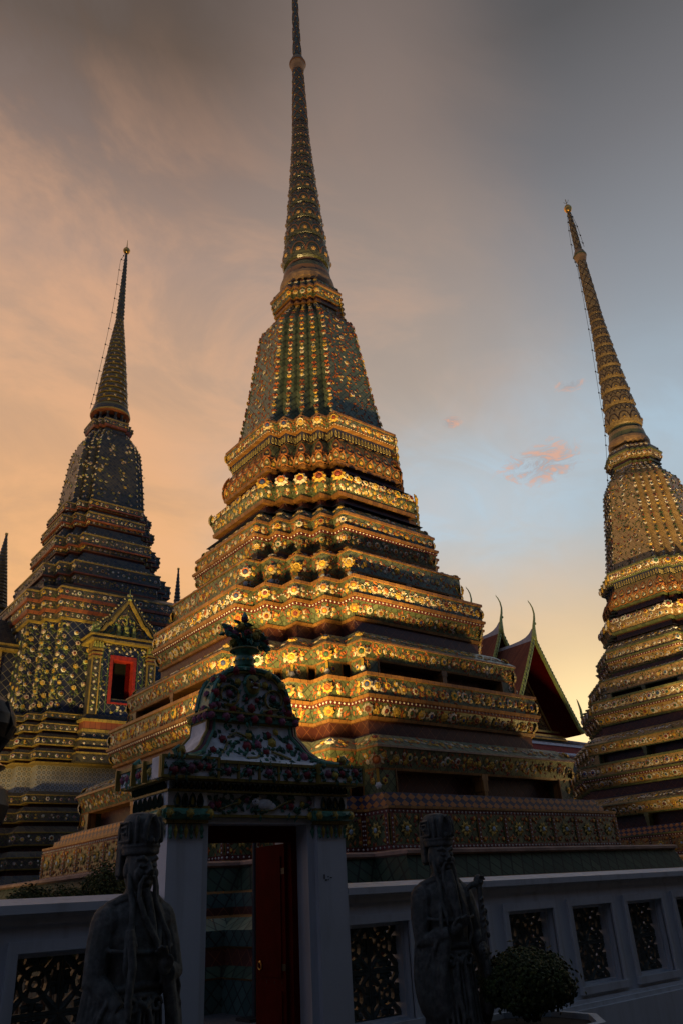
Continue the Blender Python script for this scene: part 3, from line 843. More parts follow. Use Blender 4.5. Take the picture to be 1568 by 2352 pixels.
    def net(sh_, turns, cnt):
        zA, zB = sh_[0][1], sh_[-1][1]
        for c in range(cnt):
            for sg in (-1, 1):
                pts = []
                K = int(10 * (zB - zA))
                for k in range(K + 1):
                    z = lerp(zA, zB, k / K); R_ = interp(z, [p[1] for p in sh_], [p[0] for p in sh_]) + .008
                    a = 2 * pi * c / cnt + sg * turns * 2 * pi * k / K
                    pts.append((R_ * cos(a), R_ * sin(a), z))
                M.tube(pts, .016, CER, 4, mats['line'])
        k = 0
        while True:
            z = zA + .2 + .42 * k
            if z > zB - .1: break
            R_ = interp(z, [p[1] for p in sh_], [p[0] for p in sh_])
            for q in range(4):
                a = 2 * pi * (q + .5 * (k % 2)) / 4 + .3
                rosette(M, (R_ * cos(a), R_ * sin(a), z), (cos(a), sin(a), 0), .05, (YEL, CREAMW, DRED), 6, .6)
            k += 1
    net(sh, 1.3, 5)
    M.build('spire_shaft', root)
    M = MB()
    M.lathe([(.26, 37.2), (.30, 37.35), (.36, 37.6), (.38, 37.75), (.34, 37.95), (.30, 38.1), (.22, 38.25), (.2, 38.3)], GOLDST, 20)
    M.lathe([(.355, 37.68), (.40, 37.72), (.40, 37.80), (.35, 37.84)], TRIM, 20)
    M.build('spire_collar', root, True)
    M = MB()
    sh = [(.205, 38.25), (.17, 40.4), (.10, tip - .5), (.075, tip)]
    M.lathe(sh, mats['bulb'], 16); net(sh, 1.6, 4)
    M.build('spire_tip', root)
    M = MB()
    if ball_top:
        M.lathe([(.06, tip - .1), (.17, tip), (.24, tip + .15), (.25, tip + .28), (.18, tip + .45), (.05, tip + .52), (.025, tip + .6), (.015, tip + 1.1), (0.001, tip + 1.12)], GILT, 20)
        for k in range(4):
            a = k * pi / 2 + .3
            M.tube([(0, 0, tip + .75), (.1 * cos(a), .1 * sin(a), tip + .82), (.16 * cos(a), .16 * sin(a), tip + .98)], .012, METAL, 5)
    else:
        M.lathe([(.07, tip - .1), (.16, tip), (.2, tip + .15), (.1, tip + .5), (.03, tip + .9), (.001, tip + 1.3)], GILT, 16)
    M.build('finial', root, True)
    return root

ST_MAIN = Style(pal_main, (OLEAF, OLEAF, (0.36, 0.10, 0.024), DRED), 12)
ST_RIGHT = Style(pal_right, (GLEAF, GLEAF, (0.05, 0.075, 0.03), (0.03, 0.05, 0.02), DRED), 12)
MAINC = (14.2275, 18.7, 0)
great_stupa('mosaic_stupa', 'green and orange flowered stupa, tallest and nearest, rising behind the gate', MAINC,
    dict(mos=GREEN, roof=GREENL, trim=ORANGE, rec=MAROON, ledge=NAVY, bell=diag_tile('green_bell_tile', (0.10, 0.135, 0.07), (0.19, 0.22, 0.12), (0.035, 0.04, 0.022), 4.0, 0.05, 0.3, 0.35),
         ter1=TEAL, ter2=GLAT, ter3=GREENL, bulb=diag_tile('dark_green_bulb_tile', (0.06, 0.065, 0.026), (0.125, 0.12, 0.05), (0.025, 0.02, 0.012), 6.0, 0.05, 0.25, 0.3), line=(0.30, 0.13, 0.05), bulbflower=(0.5, 0.3, 0.15), bulbring=ORANGE),
    ST_MAIN, 11, 46.0, False)
great_stupa('mosaic_stupa', 'cream yellow stupa with green leaf flowers, cut off by the right edge', (36.3, 18.5, 0),
    dict(mos=CREAM, roof=CREAMT, trim=DGTRIM, rec=MAROON, ledge=NAVY, bell=diag_tile('cream_bell_tile', (0.34, 0.22, 0.085), (0.45, 0.30, 0.12), (0.25, 0.15, 0.06), 4.0, 0.03, 0.35, 0.25),
         ter1=TEAL, ter2=CREAM, ter3=CREAMT, bulb=diag_tile('cream_bulb_tile', (0.27, 0.18, 0.065), (0.38, 0.26, 0.10), (0.18, 0.11, 0.04), 7.0, 0.04, 0.4, 0.3), line=(0.05, 0.03, 0.02), bulbflower=(0.2, 0.12, 0.06), bulbring=DGTRIM),
    ST_RIGHT, 23, 41.8, True).scale = (1.04, 1.04, 1.0)

# ------------------------------------------------------------------ ground
M = MB()
M.add([(-300, -300, 0), (500, -300, 0), (500, 500, 0), (-300, 500, 0)], [(0, 1, 2, 3)], PAVING)
tag(M.build('ground'), kind='structure')
#@@NEXT@@
# ------------------------------------------------------------------ blue stupa at left with its porch
def a_left(b): return b * interp(b, [1.0, 2.0, 2.44, 2.61, 2.93, 3.46, 4.0, 4.5, 6.0], [.58, .62, .60, .60, .64, .667, .71, .725, .74])
ST_LEFT = Style(pal_left, (GLEAF, (0.10, 0.11, 0.03), (0.05, 0.085, 0.04), (0.20, 0.15, 0.04)), 6)
YG = (0.30, 0.26, 0.06)

def blue_stupa():
    random.seed(31)
    root = thing('mosaic_stupa', 'dark blue tiled stupa with a porch and red door frame, at left', 'stupa', (14.0, 38.8, 0), 0, 'great stupas in rows')
    P = Plan(a_left, 2)
    def mould(name, z0, z1, b0, b1, rec=0.25, fl=True, big=.15, step=.8):
        """one course: red recess, yellow lip, blue band with flowers, yellow lip, sloping top"""
        M = MB(); h = z1 - z0
        P.chain(M, [(b0 - rec, z0, MAROON), (b0 - rec, z0 + .22 * h, YTRIM), (b0, z0 + .23 * h, YTRIM), (b0 + .02, z0 + .28 * h, BLUEMOS), (b0, z0 + .70 * h, YTRIM), (b0 + .03, z0 + .71 * h, YTRIM), (b0 + .03, z0 + .76 * h, BLUEMOS), (b1, z1, NAVY), (b1 - rec - .1, z1 + .005, NAVY)])
        if fl: flowers(M, P, b0 + .015, z0 + .30 * h, b0, z0 + .69 * h, ST_LEFT, big * .75, .06, step, leaves=7)
        M.build(name, root)
    mould('base_course', -.05, 1.6, 6.7, 6.5); mould('base_course', 1.6, 2.9, 6.4, 6.2); mould('base_course', 2.9, 3.75, 6.1, 5.95); mould('base_course', 3.75, 4.7, 5.75, 5.5, big=.18); mould('base_course', 4.7, 5.45, 5.4, 5.2); mould('base_course', 5.45, 6.1, 5.15, 4.95)
    M = MB()
    P.chain(M, [(4.56, 6.1, WTILE), (4.52, 7.2, YTRIM), (4.9, 7.21, YTRIM), (4.92, 7.28, NAVY), (4.5, 7.3, NAVY)])
    M.build('white_tile_course', root)
    mould('base_course', 7.28, 7.85, 4.88, 4.8, .15, True, .13); mould('base_course', 7.85, 8.5, 4.75, 4.6, .15, True, .16); mould('base_course', 8.5, 9.1, 4.55, 4.35, .15); mould('base_course', 9.1, 9.6, 4.3, 4.12, .12, True, .11)
    # tall body
    M = MB()
    P.chain(M, [(3.98, 9.6, BLUELAT), (3.90, 13.9, YTRIM), (4.0, 13.92, YTRIM), (4.02, 14.0, BLUEMOS), (4.04, 14.3, RTRIM), (4.10, 14.31, RTRIM), (4.14, 14.45, BLUEMOS), (4.16, 14.85, RTRIM), (4.24, 14.86, RTRIM), (4.26, 14.98, BLUEMOS), (4.26, 15.36, YTRIM), (4.3, 15.37, YTRIM), (4.3, 15.44, BLUEMOS), (3.95, 15.7, NAVY), (3.6, 15.72, NAVY)])
    flowers(M, P, 4.02, 14.0, 4.04, 14.28, ST_LEFT, .11, .06, .7, leaves=5)
    flowers(M, P, 4.14, 14.47, 4.16, 14.83, Style(pal_left, (YG, (0.45, 0.30, 0.06), GLEAF), 12), .14, .08, .85)
    flowers(M, P, 4.26, 15.0, 4.26, 15.34, ST_LEFT, .14, .075, .8, leaves=8)
    edges, corners = P.walls(3.94)
    for p0, p1, n, L, main in edges:
        N = (n[0], n[1], 0)
        cols = max(1, round(L / .55))
        for c in range(cols):
            for r in range(8):
                s = (c + .5 + .22 * ((r % 2) - .5)) / cols; z = 9.9 + r * .54 + random.uniform(-.06, .06) + (.27 if c % 2 else 0)
                if z > 13.75: continue
                b = lerp(3.98, 3.90, (z - 9.6) / 4.3) - 3.94
                x, y = lerp(p0[0], p1[0], s) + n[0] * (b + .01), lerp(p0[1], p1[1], s) + n[1] * (b + .01)
                rosette(M, (x, y, z), N, random.uniform(.10, .15), st_body(), 8, .45)
                for q in range(7):
                    leaf(M, (x + random.uniform(-.13, .13) * abs(n[1]), y + random.uniform(-.13, .13) * abs(n[0]), z - .08 + random.uniform(-.18, .12)), N, -pi / 2 + random.uniform(-1.6, 1.6), random.uniform(.14, .24), .05, random.choice(ST_LEFT.leafc[:3]), .4)
    # yellow-green mosaic strips with flowers up each corner
    for (x, y), dd, end in corners:
        sx, sy = (-1 if x < 0 else 1), (-1 if y < 0 else 1)
        for k in range(22):
            z = 9.75 + k * .19
            b = lerp(.04, -.04, (z - 9.6) / 4.3)
            px, py = x + dd[0] * (b + .025), y + dd[1] * (b + .025)
            if k % 3 == 1: rosette(M, (px, py, z), (dd[0], dd[1], 0), .12, st_body(), 7, .5)
            for q in range(6):
                a = random.uniform(0, .2)
                leaf(M, (x - sx * a * (q % 2) + dd[0] * (b + .02), y - sy * a * ((q + 1) % 2) + dd[1] * (b + .02), z + random.uniform(-.1, .1)), (dd[0], dd[1], 0), random.uniform(0, 6.28), .15, .045, random.choice((YG, YG, GLEAF, (0.38, 0.30, 0.10))), .4)
    M.build('body', root)
    # receding courses above the body
    def cornice(z0, zf0, zf1, bin_, b, btop, ztop):
        M = MB(); h = zf0 - z0
        P.chain(M, [(bin_, z0, MAROON), (bin_, z0 + .3 * h, RTRIM), (bin_ + .12, z0 + .31 * h, RTRIM), (bin_ + .14, z0 + .4 * h, BLUEMOS), (b - .1, zf0 - .07, RTRIM), (b + .02, zf0 - .065, RTRIM), (b + .03, zf0, BLUEMOS), (b, zf0 + .01, BLUEMOS), (b, zf1 - .07, YTRIM), (b + .035, zf1 - .065, YTRIM), (b + .035, zf1, NAVY),
                    (lerp(b, btop, .3), zf1 + .01, BLUEMOS), (lerp(b, btop, .4), lerp(zf1, ztop, .3), NAVY), (lerp(b, btop, .65), lerp(zf1, ztop, .32), BLUEMOS), (lerp(b, btop, .75), lerp(zf1, ztop, .65), MAROON), (lerp(b, btop, .95), lerp(zf1, ztop, .67), BLUEMOS), (btop, ztop, NAVY), (btop - .3, ztop + .01, NAVY)])
        flowers(M, P, bin_ + .16, z0 + .45 * h, b - .11, zf0 - .09, Style(pal_left, (YG, (0.42, 0.28, 0.05), (0.3, 0.2, 0.05)), 12), .09, .06, .8, corner=.1)
        flowers(M, P, b, zf0 + .02, b, zf1 - .08, ST_LEFT, .125, .07, .75, leaves=8)
        flowers(M, P, lerp(b, btop, .3), zf1 + .03, lerp(b, btop, .4), lerp(zf1, ztop, .28), ST_LEFT, .08, .05, .7, leaves=5)
        M.build('cornice_course', root)
    cornice(15.7, 16.62, 17.25, 3.15, 3.44, 2.75, 18.0)
    cornice(18.0, 18.5, 19.05, 2.62, 2.92, 2.45, 19.72)
    cornice(19.7, 20.05, 20.48, 2.36, 2.62, 2.28, 20.78)
    cornice(20.76, 20.98, 21.34, 2.2, 2.44, 2.1, 21.62)
    # bell
    M = MB()
    bp = [(2.08, 21.6), (2.02, 22.3), (1.97, 23.0), (1.9, 23.8), (1.82, 24.6), (1.74, 25.3), (1.66, 25.75), (1.48, 26.15), (1.28, 26.5), (1.12, 26.72)]
    P.chain(M, [(b, z, BLUEMOS) for b, z in bp])
    for i in range(len(bp) - 1):
        b0, z0 = bp[i]; b1, z1 = bp[i + 1]; bm = (b0 + b1) / 2; H = z1 - z0
        edges, corners = P.walls(bm)
        for p0, p1, n, L, main in edges:
            N = (n[0], n[1], .1)
            for _ in range(max(1, int((7 if main else 2) * H / .7))):
                s, t = random.uniform(.06, .94), random.random()
                p = (lerp(p0[0], p1[0], s) + n[0] * (lerp(b0, b1, t) - bm + .01), lerp(p0[1], p1[1], s) + n[1] * (lerp(b0, b1, t) - bm + .01), lerp(z0, z1, t))
                rosette(M, p, N, random.uniform(.06, .11), st_body(), 7, .4)
                for q in range(3): leaf(M, (p[0] + random.uniform(-.2, .2) * abs(n[1]), p[1] + random.uniform(-.2, .2) * abs(n[0]), p[2] + random.uniform(-.15, .15)), N, random.uniform(0, 6.28), .2, .03, random.choice((YG, GLEAF, (0.3, 0.2, .05))))
        for (x, y), dd, end in corners:
            for t in (.2, .7):
                db = (lerp(b0, b1, t) - bm) * 1.3
                rosette(M, (x + dd[0] * (db + .015), y + dd[1] * (db + .015), lerp(z0, z1, t)), (dd[0], dd[1], .1), .075, st_body(), 7, .5)
    M.build('bell', root)
    M = MB()
    P.chain(M, [(1.1, 26.7, BLUEMOS), (1.05, 27.0, RTRIM), (1.16, 27.02, RTRIM), (1.2, 27.16, BLUEMOS), (1.24, 27.45, YTRIM), (1.26, 27.46, YTRIM), (1.26, 27.54, NAVY), (.9, 27.62, MAROON), (.85, 27.9, NAVY), (.3, 27.91, NAVY)])
    flowers(M, P, 1.2, 27.17, 1.24, 27.44, ST_LEFT, .1, .05, .5)
    M.build('upper_cornice', root)
    M = MB()
    for k in range(12):
        a = 2 * pi * k / 12
        M.lathe([(.11, 27.62), (.07, 27.75), (.11, 27.95), (.07, 28.15), (.12, 28.32)], BLUEMOS, 8, .86 * cos(a), .86 * sin(a))
    M.lathe([(.6, 27.6), (.6, 28.35)], DARK, 20)
    M.build('ring_of_short_columns', root, True)
    M = MB()
    M.lathe([(.6, 28.28, RTRIM), (1.02, 28.3, RTRIM), (1.17, 28.36, YTRIM), (1.2, 28.44, BLUEMOS), (1.13, 28.75, YTRIM), (1.02, 28.95, NAVY), (.9, 29.0, NAVY)], BLUEMOS, 28)
    zs = 28.98; r = 1.0
    for k in range(20):
        h = .40 * (1 - .012 * k) ; rn = lerp(1.0, .235, (k + 1) / 20)
        M.lathe([(r * .86, zs, YTRIM), (r * .99, zs + .05, BLUEMOS), (r * 1.0, zs + .6 * h, YTRIM), (r * .95, zs + .82 * h, NAVY), (rn * .86, zs + h, NAVY)], BLUEMOS, 24)
        np_ = 9
        for q in range(np_):
            a = 2 * pi * (q + .5 * (k % 2)) / np_
            rosette(M, (r * 1.005 * cos(a), r * 1.005 * sin(a), zs + .33 * h), (cos(a), sin(a), 0), .07 * (r + .3), st_body(), 6, .4)
            for e in range(6):
                a0, a1 = a + e * 2 * pi / np_ / 6, a + (e + 1) * 2 * pi / np_ / 6
                q0, q1 = (zs + h * (.33 + .2 * cos(2 * pi * e / 6)), zs + h * (.33 + .2 * cos(2 * pi * (e + 1) / 6)))
                M.add([(r * 1.012 * cos(b_), r * 1.012 * sin(b_), z_) for b_, z_ in ((a0, q0 - .015), (a1, q1 - .015), (a1, q1 + .015), (a0, q0 + .015))], [(0, 1, 2, 3)], CER, (0.36, 0.20, 0.05))
        zs += h; r = rn
    M.build('ringed_cone', root)
    M = MB()
    sh = [(.24, zs - .02), (.17, zs + 2.5), (.10, 41.2), (.075, 42.0)]
    M.lathe(sh, BLUEMOS, 14)
    k = 0
    while zs + .2 + .3 * k < 41.6:
        z = zs + .2 + .3 * k; R_ = interp(z, [p[1] for p in sh], [p[0] for p in sh])
        for q in range(4):
            a = 2 * pi * (q + .5 * (k % 2)) / 4
            petal(M, (R_ * cos(a), R_ * sin(a), z - .12), (cos(a), sin(a), .15), R_ * 1.2, .3, (0.16, 0.15, 0.08), (0.03, 0.04, 0.07), None)
        k += 1
    M.build('spire_shaft', root)
    M = MB()
    M.lathe([(.07, 41.95), (.16, 42.0), (.23, 42.12), (.24, 42.25), (.17, 42.38), (.05, 42.44), (.03, 42.7), (.012, 43.2), (.001, 43.22)], GILT, 16)
    M.build('finial', root, True)
    # porch on the near face -------------------------------------------------------------
    yf = -4.9
    M = MB()
    M.box(-1.95, 1.95, yf - .45, -3.9, 7.28, 7.62, BLUEMOS); M.box(-1.98, 1.98, yf - .48, -3.9, 7.62, 7.69, YTRIM); M.box(-1.85, 1.85, yf - .35, -3.9, 7.69, 7.86, MAROON); M.box(-1.9, 1.9, yf - .4, -3.9, 7.86, 7.93, YTRIM); M.box(-1.82, 1.82, yf - .32, -3.9, 7.93, 8.22, BLUEMOS); M.box(-1.86, 1.86, yf - .36, -3.9, 8.22, 8.29, YTRIM); M.box(-1.7, 1.7, yf - .2, -3.9, 8.29, 8.6, BLUEMOS)
    for k in range(9):
        for yy, zz in ((yf - .46, 7.45), (yf - .33, 8.08), (yf - .21, 8.45)): rosette(M, (-1.6 + .4 * k + random.uniform(-.05, .05), yy, zz), (0, -1, 0), random.uniform(.06, .09), st_body(), 7, .4)
    M.box(-1.72, 1.72, yf - .22, -3.9, 8.6, 8.72, YTRIM)
    M.box(-1.68, 1.68, yf - .2, -3.9, 8.72, 9.05, RTRIM); M.box(-1.76, 1.76, yf - .25, -3.9, 9.05, 9.17, YTRIM)
    M.box(-1.6, 1.6, yf - .1, -3.9, 9.17, 9.4, BLUEMOS)
    # wall with the doorway left open
    M.box(-1.35, -.56, yf, -3.9, 9.4, 12.75, BLUELAT); M.box(.56, 1.35, yf, -3.9, 9.4, 12.75, BLUELAT)
    M.box(-.56, .56, yf, -3.9, 12.1, 12.75, BLUELAT); M.box(-.56, .56, yf, -3.9, 9.4, 10.0, BLUELAT)
    M.box(-.56, .56, yf + .85, yf + .9, 10.0, 12.1, DARK)
    for k in range(150):
        x = random.uniform(-1.1, 1.1); z = random.uniform(9.5, 12.7)
        if abs(x) < .68 and 9.9 < z < 12.2: continue
        if random.random() < .42: rosette(M, (x, yf - .01, z), (0, -1, 0), random.uniform(.06, .085), ((0.6, 0.46, 0.36), WHITE, DRED), 7, .4)
        else: leaf(M, (x, yf - .01, z), (0, -1, 0), random.uniform(0, 6.28), .14, .05, random.choice((YG, (0.42, 0.34, 0.08), (0.12, 0.20, 0.07))), .5)
    for s in (-1, 1):
        for x in (.72, 1.0):
            M.add([(s * x - .015, yf - .02, 9.5), (s * x + .015, yf - .02, 9.5), (s * x + .015, yf - .02, 12.5), (s * x - .015, yf - .02, 12.5)], [(0, 1, 2, 3)], CER, (0.12, 0.2, 0.07))
    M.box(-1.72, 1.72, yf - .3, -3.9, 12.75, 12.85, YTRIM); M.box(-1.66, 1.66, yf - .24, -3.9, 12.85, 13.0, BLUEMOS); M.box(-1.78, 1.78, yf - .34, -3.9, 13.0, 13.07, YTRIM)
    porch = M.build('porch', root)
    for s in (-1, 1):
        M = MB()
        M.box(s * 1.35 - .2, s * 1.35 + .2, yf - .16, yf + .3, 9.4, 12.05, BLUEMOS)
        for x in (-.19, .19):
            M.box(s * 1.35 + x - .025, s * 1.35 + x + .025, yf - .19, yf - .1, 9.4, 11.95, YTRIM)
        for z, hw, mt in ((11.95, .24, YTRIM), (12.05, .21, RTRIM), (12.13, .25, YTRIM), (12.22, .21, BEADBED), (12.3, .26, YTRIM)):
            M.box(s * 1.35 - hw, s * 1.35 + hw, yf - .2 - (hw - .2), yf + .3, z, z + .08, mt)
        for q in range(4): petal(M, (s * 1.35 - .18 + .12 * q, yf - .2, 12.36), (0, -1, -.25), .13, .4, (0.42, 0.36, 0.10), (0.22, 0.26, 0.08), None)
        M.box(s * 1.35 - .2, s * 1.35 + .2, yf - .18, yf + .3, 12.38, 12.75, YTRIM)
        for k in range(8): rosette(M, (s * 1.35 + .05 * (k % 2 - .5), yf - .17, 9.6 + k * .31), (0, -1, 0), .075, ((0.6, 0.46, 0.36), WHITE, DRED), 7, .4)
        for k in range(20): leaf(M, (s * 1.35 + random.uniform(-.12, .12), yf - .17, random.uniform(9.5, 11.9)), (0, -1, 0), random.uniform(0, 6.28), .13, .045, random.choice((YG, (0.2, 0.26, 0.09))), .5)
        M.build('pilaster', porch)
    M = MB()
    M.box(-.64, -.5, yf - .06, yf + .5, 9.95, 12.2, REDB); M.box(.5, .64, yf - .06, yf + .5, 9.95, 12.2, REDB)
    M.box(-.5, .5, yf - .06, yf + .5, 12.0, 12.2, REDB); M.box(-.5, .5, yf - .06, yf + .5, 9.95, 10.02, REDB); M.box(-.5, .5, yf + .02, yf + .5, 10.02, 10.2, BLUEMOS)
    M.box(.3, .48, yf + .3, yf + .36, 10.2, 12.0, RED)
    M.build('door_frame', porch)
    M = MB()
    M.prism([(-1.25, 13.07), (1.25, 13.07), (.9, 13.5), (.45, 14.1), (0, 14.75), (-.45, 14.1), (-.9, 13.5)], yf - .05, -3.9, BLUEMOS)
    for s in (-1, 1):
        cv_ = [(s * 1.45, yf - .2, 13.12), (s * 1.2, yf - .2, 13.28), (s * .98, yf - .2, 13.62), (s * .8, yf - .2, 13.72), (s * .55, yf - .2, 14.15), (s * .3, yf - .2, 14.5), (0, yf - .2, 14.95)]
        M.tube(cv_, [.07, .09, .10, .10, .10, .10, .09], YTRIM, 6)
        cb = [(x * 1.12, y - .02, z + .16) for x, y, z in cv_]
        M.tube(cb, .06, BLUEMOS, 6)
        for k in range(14):
            t = k / 13 * (len(cb) - 1.01); i = int(t); f = t - i
            p = [lerp(cb[i][j], cb[i + 1][j], f) for j in range(3)]
            M.ball((p[0] + s * .09, p[1], p[2] + .09), .055, CER, 6, 5, (0.5, 0.42, 0.22))
        for q in range(4):
            M.tube([(s * (1.38 + .1 * q), yf - .2, 13.1), (s * (1.38 + .1 * q), yf - .22, 13.4), (s * (1.36 + .1 * q), yf - .2, 13.68 - .04 * abs(q - 1))], [.05, .055, .012], CER, 6, (0.26, 0.34, 0.12))
    for x, h, r in ((0, 1.25, .16), (-.38, .75, .12), (.38, .75, .12)):
        M.lathe([(r, 0), (r * 1.2, .06), (r * .8, .14), (r * 1.05, .26), (r * .7, .36), (r * .75, .5), (r * .3, .62), (r * .22, h * .8), (.005, h)], CER, 10, x, yf - .1, (0.36, 0.36, 0.10), 13.08)
    for k in range(190):
        x = random.uniform(-1.0, 1.0); z = 13.1 + random.random() * (1.35 - abs(x) * 1.25)
        leaf(M, (x, yf - .06, z), (0, -1, 0), random.uniform(0, 6.28), .14, .05, random.choice((YG, (0.13, 0.26, 0.14), (0.4, 0.25, 0.2), (0.45, 0.36, 0.10))), .5)
    M.lathe([(.1, 0), (.13, .06), (.06, .16), (.08, .24), (.02, .4), (.005, .62)], GILTG, 8, 0, yf - .2, z0=14.9)
    M.build('pediment', porch)
    side = copy_tree(porch, root); side.rotation_euler = (0, 0, -pi / 2)
    return root
def st_body():
    return random.choice((((0.60, 0.42, 0.34), WHITE, DRED), (WHITE, DRED, YEL), (CREAMW, (0.5, 0.2, 0.12), CREAMW), (YEL, CREAMW, YEL), ((0.45, 0.48, 0.22), YEL, YEL)))
blue_stupa()

# ------------------------------------------------------------------ small far stupas
def small_stupa(name, label, loc, tip, base_w, body_top, seed):
    random.seed(seed)
    root = thing(name, label, 'stupa', loc, 0, 'small stupas in the distance')
    P = Plan(lambda b: b * .62, 2)
    M = MB(); zb = body_top
    P.chain(M, [(base_w * 1.15, 0, BLUEMOS), (base_w * 1.1, zb * .45, YTRIM), (base_w * 1.05, zb * .5, BLUELAT), (base_w, zb * .86, YTRIM), (base_w * 1.05, zb * .87, YTRIM), (base_w * 1.05, zb * .885, BLUEMOS), (base_w * 1.03, zb * .93, YTRIM), (base_w * 1.1, zb * .935, YTRIM), (base_w * 1.1, zb * .95, BLUEMOS), (base_w * 1.1, zb * .99, YTRIM), (base_w * 1.13, zb, NAVY), (base_w * .6, zb + .02, NAVY)])
    M.build('body', root)
    M = MB(); h = tip - zb
    w_ = base_w * .95
    for k in range(4):
        z0 = zb + .06 * h * k; b = w_ * (1 - .17 * k)
        P.chain(M, [(b * .9, z0, MAROON), (b * .9, z0 + .02 * h, BLUEMOS), (b, z0 + .03 * h, BLUEMOS), (b, z0 + .05 * h, NAVY), (b * .85, z0 + .06 * h, NAVY)])
    M.build('stepped_courses', root)
    M = MB(); r = w_ * .40
    M.lathe([(r * 1.2, zb + .24 * h), (r * 1.05, zb + .27 * h), (r, zb + .34 * h), (r * .82, zb + .39 * h), (r * .62, zb + .41 * h), (r * .85, zb + .415 * h), (r * .85, zb + .43 * h), (r * .55, zb + .44 * h)], BLUEMOS, 16)
    M.build('bell', root, True)
    M = MB(); z = zb + .44 * h; n = 22
    for k in range(n):
        r0 = lerp(r * .62, .05, k / n); dz = (tip - zb - .44 * h) / n
        M.lathe([(r0 * .8, z), (r0, z + dz * .25), (r0, z + dz * .6), (r0 * .78, z + dz)], BLUEMOS, 10); z += dz
    M.lathe([(.04, tip - .05), (.10, tip), (.10, tip + .12), (.001, tip + .14)], GILT, 8)
    M.build('ringed_spire', root)
small_stupa('small_stupa', 'small dark stupa with thin ringed spire at the far left edge', (11.2, 47.5, 0), 23.3, 3.0, 14.6, 3)
small_stupa('small_stupa', 'small far spire between the blue stupa and the green stupa', (24.5, 50.0, 0), 24.6, 2.4, 13.0, 4)

